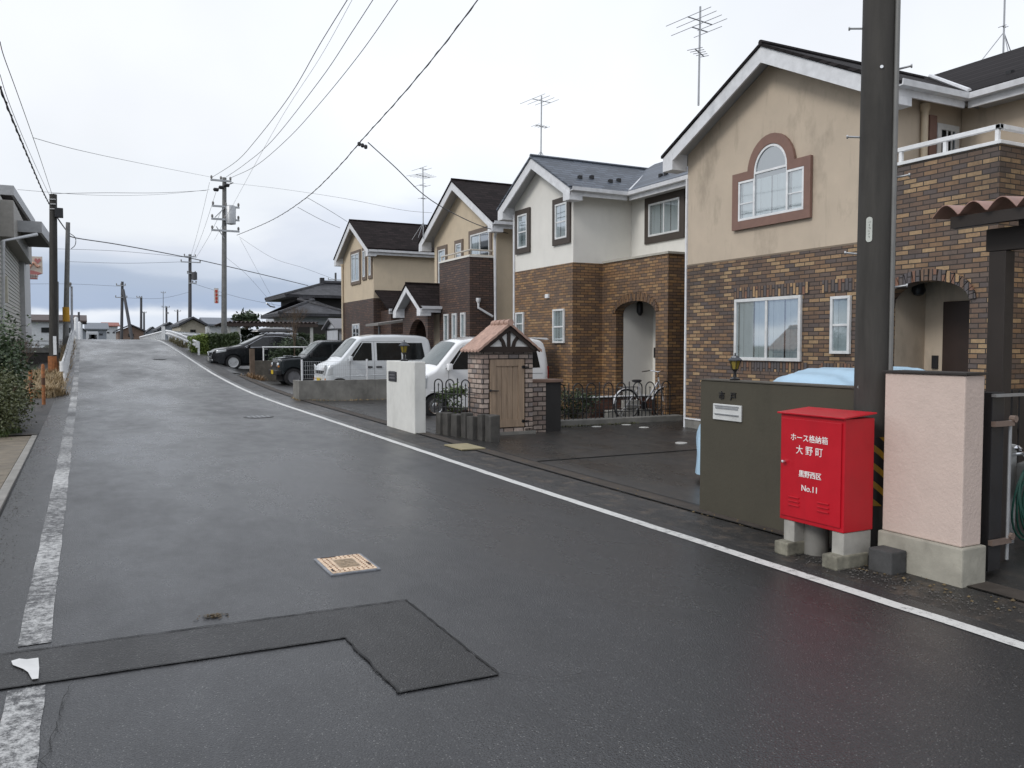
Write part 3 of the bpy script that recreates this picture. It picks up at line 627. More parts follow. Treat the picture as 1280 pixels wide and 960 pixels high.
# ---------------------------------------------------------------- foreground street things
MOSS=M('mossy concrete foot',(.20,.19,.15),.85,var=.5,scale=9,bump=.8,stain=.6)
MOSSL=M('pale mossy concrete base',(.33,.315,.265),.85,var=.22,scale=4,bump=.6,bd=.006,stain=.6)
def hose_box():
    x0,x1,y0,y1=4.93,5.24,4.27,4.90; zb,zt=.27,1.11
    t=thing('hose_box','bright red fire hose cabinet with white lettering standing on concrete feet by the pole','hose cabinet',(5.08,4.58,0))
    RED=M('red enamel',(.46,.004,.014),.42,var=.07,scale=5,bump=.15,bd=.003,coat=.1,stain=.3)
    b=Bx(x0,x1,y0,y1,zb,zt).build('cabinet',RED,t,bevel=.006)
    k=MB(); k.prism([(x0-.026,zt+.002),(x1+.008,zt+.030),(x1+.008,zt+.042),(x0-.026,zt+.014)],'y',y0-.014,y1+.018); k.build('lid',RED,t,bevel=.003)
    d=Bx(x0-.012,x0-.001,y0+.025,y1-.02,zb+.035,zt-.03).build('door',RED,t,bevel=.004)
    def at(y,z): return (x0-.0135,y,z)
    cy=(y0+y1)/2+.0
    WT=M('white lettering',(.8,.78,.76),.6)
    for s,size,y,z,b_,nm in (('ホース格納箱',.062,4.60,.932,.0008,''),('大 野 町',.075,4.595,.838,.0,''),('黒野西区',.056,4.585,.655,.0022,''),('No.11',.066,4.585,.548,.0012,'')):
        k=text(s,size,at(y,z),(0,-1,0),(0,0,1),'lettering',WT,d,depth=.001)
        if b_:
            n=len(k.v); k.add([v+Vector((-.0004,-b_*1.4,b_*.5)) for v in k.v[:n]],[list(f) for f in k.f])
        k.build('lettering',WT,d,recalc=False)
    for yc in (4.74,4.45):
        k=MB()
        for i in range(3): k.box(x0-.022,x0-.012,yc-.055,yc+.055,.395+i*.032,.405+i*.032)
        k.build('vent_slots',RED,d,bevel=.003)
    MB().lathe([(.012,0),(.012,-.03),(.006,-.035)],(x0-.012,y1-.06,.735),10,'x').tube([(x0-.04,y1-.06,.735),(x0-.045,y1-.085,.74)],.009,8).build('handle',CHROME,d)
    for yy in (4.81,4.33):
        l=Bx(x0+.01,x1-.01,yy-.055,yy+.055,.07,zb-.002).build('leg',CONC_L,t,bevel=.008)
        Bx(x0-.075,x1-.05,yy-.07,yy+.07,0,.105).build('foot',MOSS,l,bevel=.012)
    MB().lathe([(.10,0),(.10,.2),(.095,.262)],(5.13,4.71,0),14).build('support',CONC,t,smooth=True)
    b_=MB(); b_.box(5.10,5.26,3.99,4.19,0,.17); o=b_.build('concrete_block',M('dark concrete block',(.06,.06,.06),.85,var=.3,bump=.7,bd=.006),None,bevel=.012)
    tag(o,'dark hollow concrete block on the ground between the red cabinet and the pink pillar','block')
hose_box()
def gate_walls():
    OL=M('dark olive render',(.062,.056,.04),.75,var=.08,scale=3,bump=.6,bd=.004,stain=.35)
    t=thing('gate_wall','dark olive rendered gate wall carrying a white letter box','wall',(5.5,5.5,0))
    k=MB(); k.box(5.45,5.65,4.62,6.5,-.05,1.305); k.build('wall',OL,t,bevel=.012)
    k=MB(); k.box(5.44,5.66,4.61,6.51,1.307,1.318); k.build('cap',M('olive cap',(.075,.068,.055),.6),t)
    X=5.448; F=Face('x',X)
    c=PX(893,504,5.45); e=PX(928,529,5.45)
    k=MB(); F.box(k,e.y,c.y,e.z+.01,c.z,0,.016); m_=k.build('letter_box',M('pale grey cast metal',(.55,.56,.55),.45,bump=.3),t,bevel=.004)
    k=MB(); F.box(k,e.y+.04,c.y-.04,c.z-.045,c.z-.03,.016,.022); F.box(k,e.y+.03,c.y-.03,c.z-.1,c.z-.092,.016,.03); F.box(k,e.y+.03,c.y-.03,c.z-.022,c.z-.012,.016,.024); k.build('slot',STEEL,m_)
    for i,s in enumerate(('市','戸')): text(s,.085,(X-.004,c.y-.11-.16*i,c.z+.075),(0,-1,0),(0,0,1),'l',BLACK,t,depth=.006).build('lettering',BLACK,t,recalc=False)
    PK=M('pink sprayed render',(.56,.455,.40),.85,var=.04,scale=7,bump=.7,bd=.006,stain=.08)
    t=thing('pillar','pale pink rough rendered gate pillar on a bare concrete base','pillar',(5.4,3.9,0))
    Bx(5.30,5.51,3.60,4.235,.27,1.445).build('pillar',PK,t,bevel=.01)
    Bx(5.27,5.53,3.57,4.25,-.1,.268).build('base',MOSSL,t,bevel=.012)
    Bx(5.285,5.525,3.585,4.25,1.448,1.466).build('cap',M('dark cap',(.03,.026,.024),.5),t,bevel=.003)
    t=thing('gate_post','white rendered gatepost with a small dark nameplate','gatepost',(5.3,14.8,.05))
    W_=M('chalky white render',(.62,.62,.59),.85,var=.05,bump=.3,stain=.25)
    Bx(5.28,5.50,14.12,15.68,0,1.355).build('pillar',W_,t,bevel=.015)
    p=PX(486.5,464,5.28); q=PX(496,477,5.28); Bx(5.262,5.279,q.y,p.y,q.z,p.z).build('nameplate',M('dark plate',(.03,.03,.035),.4),t)
    k=MB()
    for i in range(3): k.box(5.2595,5.2615,q.y+.06,p.y-.06,q.z+.05+i*.06,q.z+.075+i*.06)
    k.build('nameplate_relief',M('grey relief',(.12,.12,.13),.5),t)
gate_walls()
def lantern(label,x,y,z0,s=1.0):
    t=thing('lantern',label,'lantern',(x,y,z0)); c=(x,y,z0)
    k=MB(); k.lathe([(.075*s,0),(.08*s,.02*s),(.03*s,.05*s),(.022*s,.12*s),(.035*s,.15*s),(.055*s,.17*s)],c,14); k.build('stem',BLACK,t,smooth=True)
    am=M('amber lamp glass',(.22,.17,.03),.2,var=.2); k=MB(); k.lathe([(.05*s,.171*s),(.085*s,.30*s)],c,6); k.build('lamp_glass',am,t)
    k=MB()
    for i in range(6):
        q=2*math.pi*i/6; k.tube([(x+.052*s*math.cos(q),y+.052*s*math.sin(q),z0+.17*s),(x+.088*s*math.cos(q),y+.088*s*math.sin(q),z0+.305*s)],.006*s,5)
    k.build('cage',BLACK,t)
    MB().lathe([(.115*s,.301*s),(.115*s,.315*s),(.07*s,.35*s),(.06*s,.37*s),(.012*s,.385*s),(.012*s,.42*s)],c,6).build('cap',M('dark grey cast cap',(.07,.075,.085),.35,.5),t)
lantern('small amber glass lantern on top of the olive gate wall',5.55,6.12,1.318,.62)
lantern('small amber glass lantern on top of the white gatepost',5.39,14.95,1.355,.95)
def kiosk():
    x0,x1,y0,y1=6.25,7.27,13.32,13.93; z0=.04; zt=1.56
    t=thing('storage_kiosk','little brick storage kiosk with wooden door and terracotta tiled gable roof','kiosk',(6.75,13.7,z0))
    k=MB(); k.box(x0,x1,y0+.05,y1,z0,zt); k.build('brick_wall',KB,t)
    k=MB(); k.box(x0,x0+.13,y0,y0+.049,z0+.1,zt); k.box(x1-.15,x1,y0,y0+.049,z0+.1,zt); k.box(x0+.131,x1-.151,y0,y0+.049,z0,z0+.12); k.box(x0+.131,x1-.151,y0,y0+.049,zt-.14,zt); k.build('brick_frame',KB,t)
    Bx(x0+.01,x1+.05,y0-.03,y0-.003,z0-.05,z0+.06).build('plinth',CONC,t)
    W=wood('weathered oak',(.30,.22,.155)); fx0,fx1=x0+.155,x1-.175; k=MB()
    k.box(fx0,fx0+.12,y0-.01,y0+.03,z0+.14,zt-.16); k.box(fx1-.12,fx1,y0-.01,y0+.03,z0+.14,zt-.16); k.box(fx0+.121,fx1-.121,y0-.01,y0+.03,z0+.14,z0+.28); k.box(fx0+.121,fx1-.121,y0-.01,y0+.03,zt-.28,zt-.16)
    n=4; wd=(fx1-fx0-.245)/n
    for i in range(n): k.box(fx0+.1225+i*wd+.003,fx0+.1225+(i+1)*wd-.003,y0+.004,y0+.025,z0+.281,zt-.281)
    d=k.build('door',W,t,bevel=.004)
    MB().tube([(fx0-.03,y0-.025,.85),(fx0+.16,y0-.03,.84)],.01,6).lathe([(.022,-.02),(.022,-.03)],(fx0-.0,y0-.0,.85),8,'y').build('latch',BLACK,d)
    for z in (z0+.24,zt-.3): 
        k=MB(); k.lathe([(.03,-.012),(.03,-.022)],(fx1-.03,y0,z),8,'y'); k.box(fx1-.03,fx1+.09,y0-.022,y0-.014,z-.012,z+.012); k.build('hinge',BLACK,d)
    # timber gable front
    ex=.085; xc=(x0+x1)/2; zr_=2.02; ze=zt+.01; DT=M('dark stained timber',(.03,.02,.016),.6)
    k=MB(); k.prism([(x0-ex+.06,ze+.05),(xc,zr_-.05),(x1+ex-.06,ze+.05)],'y',y0-.02,y0+.01); g=k.build('gable_panel',M('white plaster',(.75,.74,.72),.8),t)
    k=MB(); k.box(x0-.05,x1+.05,y0-.06,y0-.022,ze-.04,ze+.06)
    k.prism([(x0-ex,ze+.0),(xc,zr_-.0),(x1+ex,ze+.0),(x1+ex-.12,ze+.0),(xc,zr_-.11),(x0-ex+.12,ze+.0)],'y',y0-.075,y0-.0605)
    k.box(xc-.03,xc+.03,y0-.055,y0-.0225,ze+.06,zr_-.1)
    for s in (-1,1):
        P=[(xc+s*(.05+.22*math.sin(q)),ze+.06+.30-.30*math.cos(q)) for q in [0,.3,.6,.9,1.2]]
        P=[(xc+s*.055,ze+.061),(xc+s*.085,ze+.15),(xc+s*.14,ze+.23),(xc+s*.21,ze+.29)]
        A_=P+[(p[0]+s*.065,p[1]-.01) for p in P[::-1]]; k.prism(A_,'y',y0-.054,y0-.023)
    k.box(x0-.03,x0-.001,y0-.05,y1+.05,ze-.04,ze+.06); k.box(x1+.001,x1+.03,y0-.05,y1+.05,ze-.04,ze+.06)
    k.build('timber_frame',DT,t,bevel=.003)
    # pantile roof: rows of curved tiles as one waved sheet per slope
    k=MB()
    for s in (-1,1):
        rows=[]; ny=40; nx=16; L_=(x1-x0)/2+ex+.05
        for i in range(nx+1):
            u=i/nx*L_; st=.012*((u/.14)%1); r=[]
            for j in range(ny+1):
                y=y0-.11+(y1-y0+.15)*j/ny; wv=.022*abs(math.sin(math.pi*(y-y0)/.145))
                r.append((xc+s*u,y,zr_+.02-(zr_-ze)/((x1-x0)/2+ex)*u+wv+st))
            rows.append(r)
        k.grid(rows); k.grid([[(x,y,z-.035-0) for x,y,z in r] for r in rows])
        e_=[rows[i][0] for i in range(nx+1)]; k.grid([[(x,y,z) for x,y,z in e_],[(x,y,z-.05) for x,y,z in e_]])
        e_=rows[-1]; k.grid([[(x,y,z) for x,y,z in e_],[(x,y,z-.035) for x,y,z in e_]])
    r_=k.build('tiled_roof',RTERRA,t,recalc=False)
    k=MB()
    for i in range(4): 
        a=y0-.12+i*.18; k.tube([(xc,a,zr_+.04),(xc,a+.185,zr_+.035)],[.062,.052],10)
    k.build('ridge_tiles',RTERRA,r_,smooth=True)
    # low brick wall attached to its right
    t=thing('low_wall','low pinkish brick wall with dark end panel to the right of the kiosk','wall',(7.5,13.6,z0))
    Bx(7.275,7.62,13.45,13.75,z0,.96).build('brick_wall',KB,t); Bx(7.27,7.98,13.42,13.78,.962,1.02).build('cap',M('brown brick cap',(.2,.13,.1),.8,bump=.4),t,bevel=.01)
    Bx(7.62,7.95,13.46,13.74,z0,.961).build('end_panel',M('black stone panel',(.025,.024,.024),.6),t)
kiosk()
def hoop_fence(label,A,B,z0,h,sp=.105,group=None):
    t=thing('hoop_fence',label,'fence',(A[0],A[1],z0)); a=Vector((A[0],A[1],z0)); b=Vector((B[0],B[1],z0)); d=(b-a).normalized(); L_=(b-a).length
    k=MB()
    for z in (.12,h*.58): k.tube([a+Vector((0,0,z)),b+Vector((0,0,z))],.009,6)
    k.build('rail',BLACK,t)
    n=int(L_/sp); i=0; 
    while i<n-1:
        c=a+d*(i*sp); ph=i%7
        if ph in (0,3):
            w_=sp*2.1; pts=[c+Vector((0,0,0))]+[c+d*(w_/2-w_/2*math.cos(q))+Vector((0,0,h-w_/2+w_/2*math.sin(q))) for q in [math.pi*j/10 for j in range(11)]]+[c+d*w_]
            k=MB().tube(pts,.012,6); k.tube([c+d*w_/2,c+d*w_/2+Vector((0,0,h*.8))],.008,6); k.lathe([(.006,0),(.018,.02),(.004,.06)],tuple(c+d*w_/2+Vector((0,0,h*.8))),6); k.build('hoop',BLACK,t); i+=3
        else:
            k=MB().tube([c,c+Vector((0,0,h*.97))],.011,6); k.lathe([(.006,0),(.018,.015),(.003,.05)],tuple(c+Vector((0,0,h*.97))),6); k.build('bar',BLACK,t); i+=1
    return t
hoop_fence('long black hooped metal fence in front of the leaning bicycle',(8.0,14.3),(11.3,14.3),.16,.72)
hoop_fence('short black hooped metal fence between the white gatepost and the kiosk',(5.66,14.1),(6.15,12.95+.35),.42,.62,sp=.085)
def stones():
    random.seed(4); y=14.05; i=0
    SM=M('dark basalt edging stone',(.06,.057,.052),.7,var=.35,scale=6,bump=.8,bd=.01,stain=.3)
    while y>12.5:
        w_=random.uniform(.2,.27); h=random.uniform(.38,.44); x=5.66+(14.05-y)*.22+random.uniform(-.02,.02)
        k=MB().box(x,x+.16,y-w_+.012,y,0,h+.05); k.v=[p+Vector((random.uniform(-.01,.01),random.uniform(-.008,.008),random.uniform(-.012,.012))) for p in k.v]
        tag(k.build('edging_stone',SM,bevel=.015),'dark upright basalt stone in the low row beneath the short hooped fence','stone','upright stones edging the bed between gatepost and kiosk'); y-=w_; i+=1
    # curb under the long fence
    tag(Bx(7.95,11.4,14.15,14.45,0,.16).build('border_kerb',CONC,bevel=.015),'low mossy concrete kerb carrying the long hooped fence','kerb')
stones()
# pole in the foreground
def big_pole():
    x,y=5.46,4.47
    t=thing('utility_pole','thick dark concrete utility pole with step bolts behind the red cabinet','utility pole',(x,y,0))
    MB().lathe([(.142,-.1),(.139,1.5),(.126,5),(.105,11.5)],(x,y,0),40).build('pole',POLE,t,smooth=True)
    dirc=Vector((x,y,0)).normalized(); sd_=Vector((dirc.y,-dirc.x,0))   # screen-right as seen from the road
    k=MB(); c=Vector((x,y,0))+sd_*.118-dirc*.085
    for i in range(2): pass
    k.tube([c+Vector((0,0,.2)),c+Vector((0,0,7))],.018,8); k.build('conduit',M('grey conduit',(.17,.17,.165),.5),t)
    # step bolts, alternating sides
    for px,py,s in ((1072,37,-1),(1122,87,1),(1076,172,-1),(1112,223,1),(1072,318,-1),(1108,360,1)):
        z=PV(px,py,(x,y),(x+sd_.x,y+sd_.y)).z; a=Vector((x,y,z))+sd_*s*.11; b=Vector((x,y,z+.015))+sd_*s*.215
        MB().tube([a,b],.008,8).tube([b,b+sd_*s*.012],.015,8).build('step_bolt',STEEL,t)
    # number plate
    pz=PV(1077,290,(x,y),(x+sd_.x,y+sd_.y)).z; n_=(-dirc*.9-sd_*.35).normalized(); c=Vector((x,y,pz))+n_*.134; sr=Vector((-n_.y,n_.x,0)); sr=-sr if sr.dot(sd_)<0 else sr
    out=[(.02*math.cos(R(q)),.075+.02*math.sin(R(q))) for q in range(0,181,30)]+[(.02*math.cos(R(q)),-.075+.02*math.sin(R(q))) for q in range(180,361,30)]
    k=MB(); V=[c+sr*a*1.15+Vector((0,0,b)) for a,b in out]; n=len(V); k.add(V+[v+n_*.006 for v in V],[list(range(n)),list(range(2*n-1,n-1,-1))]+[[i,i+n,(i+1)%n+n,(i+1)%n] for i in range(n)])
    pl=k.build('number_plate',M('pale number plate',(.5,.52,.48),.5),t)
    k=MB(); random.seed(2)
    for i in range(6):
        z=.06-i*.022
        for j in range(3): a=random.uniform(-.010,.004); q=c+n_*.0062+sr*a+Vector((0,0,z-j*.005)); k.tube([q,q+sr*random.uniform(.005,.011)],.0012,4)
    k.build('lettering',M('green black letters',(.03,.05,.04),.6),pl)
    MB().tube([c+Vector((0,0,.075))+n_*.002,Vector((x,y,pz+.095))+sd_*.132-dirc*.03],.002,4).build('wire_tie',STEEL,t)
    for px,py in ((1103,90),(1067,483)):
        v=PV(px,py,(x,y),(x+sd_.x,y+sd_.y)); off=(v-Vector((x,y,v.z))).dot(sd_)*.72; dd=math.sqrt(max(0,.13**2-off**2))
        q=Vector((x,y,v.z))+sd_*off-dirc*(dd+.002); MB().tube([q,q-dirc*.008],.012,12).build('rivet',CHROME,t)
    # hazard sleeve
    k=NT('hazard stripes'); sp=k.n('SeparateXYZ'); k.l(k.pos(),sp.inputs[0]); ad=k.n('Math',operation='MULTIPLY_ADD',i_1=1.0); 
    k.l(sp.outputs[0],ad.inputs[0]); k.l(sp.outputs[2],ad.inputs[2]); ml=k.n('Math',operation='MULTIPLY',i_1=7.2); k.l(ad.outputs[0],ml.inputs[0]); fr=k.n('Math',operation='FRACT'); k.l(ml.outputs[0],fr.inputs[0])
    k.l(k.ramp(fr.outputs[0],[(0,(.015,.015,.015)),(.62,(.36,.21,.02)),(1,(.36,.21,.02))],'CONSTANT'),k.b.inputs['Base Color']); k.b.inputs['Roughness'].default_value=.5
    MB().lathe([(.1405,.42),(.1455,.42),(.1455,.95),(.1405,.95)],(x,y,0),40).build('hazard_sleeve',k.m,t,smooth=True)
big_pole()
# awning at the right edge, its post and the gate gear
def awning():
    t=thing('awning','brown corrugated awning on a dark timber post at the right edge','awning',(6.1,3.95,0))
    X0=5.85; A=PX(1165,268,X0); B=PX(1280,247,X0); per=(PX(1195,262,X0).y-PX(1230,257,X0).y); z0=A.z; y1=A.y; y0=y1-per*9
    k=MB(); rows=[]; n=120
    for x in (X0,X0+.15,X0+2.2):
        rows.append([(x,y0+(y1-y0)*i/n,z0-.03+(x-X0)*.06+.085*abs(math.sin(math.pi*(y1-(y0+(y1-y0)*i/n))/per))**1.1) for i in range(n+1)])
    k.grid(rows); k.grid([[(x,y,z-.006) for x,y,z in r] for r in rows]); k.grid([rows[0],[(x,y,z-.006) for x,y,z in rows[0]]])
    k.build('corrugated_sheet',M('rusty brown sheet',(.33,.20,.165),.6,var=.2,stain=.3),t,recalc=False)
    DB=M('dark brown timber',(.03,.024,.021),.55)
    k=MB(); k.box(X0+.05,X0+.11,y0,y1-.12,z0-.12,z0-.035); k.box(X0+.9,X0+.96,y0,y1-.12,z0-.04,z0+.02); k.build('purlin',DB,t)
    k=MB(); k.box(6.12,6.20,y0,4.02,2.36,2.53); k.build('beam',DB,t,bevel=.004)
    Bx(6.10,6.21,3.85,3.98,0,2.355).build('post',DB,t,bevel=.004)
awning()
def gate_gear():
    t=thing('gate','folded black metal gate leaf with pale latches beside the pink pillar','gate',(5.75,3.62,0))
    k=MB(); k.box(5.66,5.80,3.64,3.72,.05,1.32); k.build('gate_leaf',BLACK,t,bevel=.004)
    k=MB(); k.tube([(5.84,3.62,.12),(5.84,3.62,1.12)],.012,8); k.build('frame_bar',STEEL,t)
    for z in (1.10,.26): 
        k=MB(); k.box(5.64,5.86,3.60,3.632,z-.018,z+.018); k.lathe([(.025,-.02),(.025,.02)],(5.86,3.61,z+.03),10,'y'); k.build('latch',M('brownish latch metal',(.25,.19,.16),.5,.5),t)
    Bx(5.64,5.98,3.60,3.635,1.29,1.31).build('top_bar',STEEL,t)
    t=thing('standpipe','pale grey garden tap pillar with a coiled green hose at the right edge','tap pillar',(6.6,4.1,0))
    Bx(6.62,6.80,4.15,4.33,.0,.84).build('pillar',M('grey pillar',(.34,.35,.35),.6,stain=.2),t,bevel=.015)
    k=MB(); k.tube([(6.72,4.15,.76),(6.72,4.05,.78),(6.72,4.0,.72)],.016,8); k.lathe([(.03,.8),(.035,.82),(.01,.84)],(6.72,4.1,0),8); k.build('tap',CHROME,t,smooth=True)
    k=MB(); k.prism([(6.70,.42),(6.86,.40),(6.90,.62),(6.84,.72),(6.70,.70)],'y',3.98,4.10); r_=k.build('hose_reel',M('grey reel plastic',(.16,.165,.16),.5),t,bevel=.02)
    MB().lathe([(.06,-.01),(.06,-.03),(.03,-.04)],(6.79,3.99,.52),16,'y').build('reel_hub',STEEL,r_,smooth=True)
    k=MB(); random.seed(9); GH=M('green garden hose',(.02,.09,.065),.4)
    for i in range(7):
        rr=.20+i*.013; cx,cz=6.83,.45-.012*i
        k.tube([(cx+rr*math.cos(q)*.95,4.0+.02*math.sin(q*2+i)+i*.013-.04,cz+rr*1.15*math.sin(q)) for q in [2*math.pi*j/28 for j in range(29)]],.009,6)
    k.build('hose',GH,t,smooth=True)
    # dark privacy fence behind
    t=thing('fence','dark slatted metal fence behind the garden tap','fence',(7.5,4.6,0))
    k=MB()
    for i in range(26): k.box(6.5+i*.12,6.585+i*.12,4.98,5.0,.08,1.22)
    k.build('slats',M('dark bronze metal',(.022,.02,.02),.5),t)
    k=MB(); k.box(6.45,9.7,5.003,5.04,1.16,1.20); k.box(6.45,9.7,5.003,5.04,.8,.83); k.build('rail',BLACK,t)
gate_gear()
# manhole cover
def cover():
    x0,x1,y0,y1=1.53,1.90,5.80,6.30; z=zr(6)+.004
    t=thing('valve_cover','worn orange and grey rectangular iron cover set in the road','road cover',(1.7,6.05,z))
    Bx(x0,x1,y0,y1,z-.02,z+.007).build('frame',M('grey worn iron',(.22,.23,.25),.5,.2,var=.3,scale=20,bump=.5),t,bevel=.002)
    OR=M('faded orange paint',(.62,.47,.33),.6,var=.35,scale=25,bump=.5)
    k=MB(); k.box(x0+.02,x1-.02,y0+.02,y1-.02,z+.0075,z+.011); p=k.build('plate',OR,t,bevel=.001)
    k=MB(); random.seed(8)
    for i in range(9):
        for j in range(11):
            x=x0+.045+i*.035; y=y0+.045+j*.041
            if x0+.10<x<x1-.10 and y0+.12<y<y1-.12: continue
            k.lathe([(.0065,z+.0112),(.0055,z+.0155)],(x,y,0),8)
    k.build('studs',M('rusty stud',(.22,.11,.06),.7),p)
    k=MB(); k.box(x0+.11,x1-.11,y0+.13,y1-.13,z+.0115,z+.013)
    for i in range(5): k.box(x0+.12,x1-.12,y0+.15+i*.045,y0+.165+i*.045,z+.0131,z+.016)
    k.build('emblem',M('scuffed centre',(.33,.25,.17),.6,var=.5,scale=60,bump=.8),p)
    k=MB(); k.box(x0+.05,x0+.16,y1-.04,y1-.022,z+.0115,z+.0135); k.box(x1-.05,x1-.03,y0+.12,y0+.2,z+.0115,z+.0135); k.box(x0+.03,x0+.045,y0+.06,y0+.12,z+.0115,z+.0135); k.build('key_slot',DARK,p)
    # clump of wet leaves on the road
    k=MB(); random.seed(6)
    for i in range(110):
        q=random.uniform(0,6.28); r0=abs(random.gauss(0,.03)); c=Vector((.66+r0*math.cos(q)*1.3,5.25+r0*math.sin(q),zr(5.2)+.004+random.uniform(0,.012)*(1-min(1,r0/.1)))); s=random.uniform(.006,.016); b=random.uniform(0,6.28)
        u=Vector((math.cos(b),math.sin(b),random.uniform(-.4,.4)))*s; v=Vector((-math.sin(b),math.cos(b),random.uniform(-.4,.4)))*s*.6; k.quad(c-u,c-v,c+u,c+v)
    tag(k.build('leaf_litter',M('wet brown leaves',(.10,.075,.045),.8),recalc=False),'small clump of wet brown leaves on the road left of the trench patch','leaves',kind='stuff')
cover()
# shrubs ------------------------------------------------------------
def leaves(k,c,rad,n,size,seed,clump=.35,flat=False):
    random.seed(seed); c=Vector(c); cl=[]
    for i in range(max(5,n//90)):
        q=Vector((random.gauss(0,1),random.gauss(0,1),random.gauss(0,1))).normalized()*random.uniform(.35,.95); cl.append(Vector((q.x*rad[0],q.y*rad[1],q.z*rad[2])))
    for i in range(n):
        b=random.choice(cl); p=c+b+Vector([random.gauss(0,clump*r_) for r_ in rad])*.7
        if flat and p.z<c.z-rad[2]: p.z=c.z-rad[2]+random.random()*.1
        s=size*random.uniform(.6,1.3); u=Vector((random.gauss(0,1),random.gauss(0,1),random.gauss(0,.6))).normalized(); v=u.cross(Vector((random.gauss(0,1),random.gauss(0,1),random.gauss(0,1)))).normalized()
        k.quad(p-u*s,p-v*s*.45,p+u*s,p+v*s*.45)
    return k
LF1=leafmat('dark camellia leaves',(.025,.045,.02),(.05,.075,.03)); LF2=leafmat('olive shrub leaves',(.04,.055,.02),(.075,.08,.03)); LF3=leafmat('fresh hedge leaves',(.05,.09,.025),(.10,.14,.04)); LF4=leafmat('dark hedge leaves',(.02,.035,.018),(.04,.06,.025))
TWIG=M('brown twigs',(.09,.065,.045),.8)
def shrub(name,label,cat,blobs,size,mat,stems,group=None,seed=1):
    b=blobs[0][0]; t=thing(name,label,cat,(b[0],b[1],stems[0][0][2] if stems else 0),0,group); k=MB()
    for i,(c,rad,n) in enumerate(blobs): leaves(k,c,rad,n,size,seed+i)
    k.build('foliage',mat,t,recalc=False)
    k=MB()
    for s in stems: k.tube(s,[.035*(1-.6*i/(len(s)-1)) for i in range(len(s))],6)
    if stems: k.build('trunk',TWIG,t)
    return t
def stems(x,y,z0,h,n,sp,seed):
    random.seed(seed); o=[]
    for i in range(n):
        a=random.uniform(0,6.28); d=Vector((math.cos(a),math.sin(a),0))*sp; o.append([Vector((x,y,z0))+d*.15,Vector((x,y,z0+h*.5))+d*.5,Vector((x,y,z0+h))+d])
    return o
shrub('camellia_bush','tall glossy dark green bush at the left edge in front of the shuttered building','bush',[((-2.0,20.8,1.25),(.8,1.4,1.15),8500),((-1.75,19.8,.95),(.6,.8,.95),4500)],.05,LF1,stems(-2.0,20.3,0,1.6,6,.5,1),seed=10)
shrub('shrub','lower loose olive green shrub beside the pavement at the left edge','shrub',[((-1.5,17.7,.5),(.6,1.1,.55),8000),((-1.35,18.3,.62),(.45,.7,.5),4000)],.032,LF2,stems(-1.6,17.9,0,.9,9,.5,2),seed=20)
shrub('shrub','small leafy plant behind the short hooped fence by the kiosk','plant',[((6.35,14.7,.62),(.35,.35,.25),700)],.035,LF3,stems(6.35,14.7,.0,.5,4,.2,3),seed=30)
for i,(x,lb) in enumerate(((8.5,'leafy low shrub behind the left end of the long hooped fence'),(9.15,'leafy low shrub just right of another behind the long hooped fence'))):
    shrub('shrub',lb,'shrub',[((x,14.85,.42),(.42,.32,.32),1500)],.03,LF4,stems(x,14.85,0,.4,5,.25,40+i),seed=50+i)
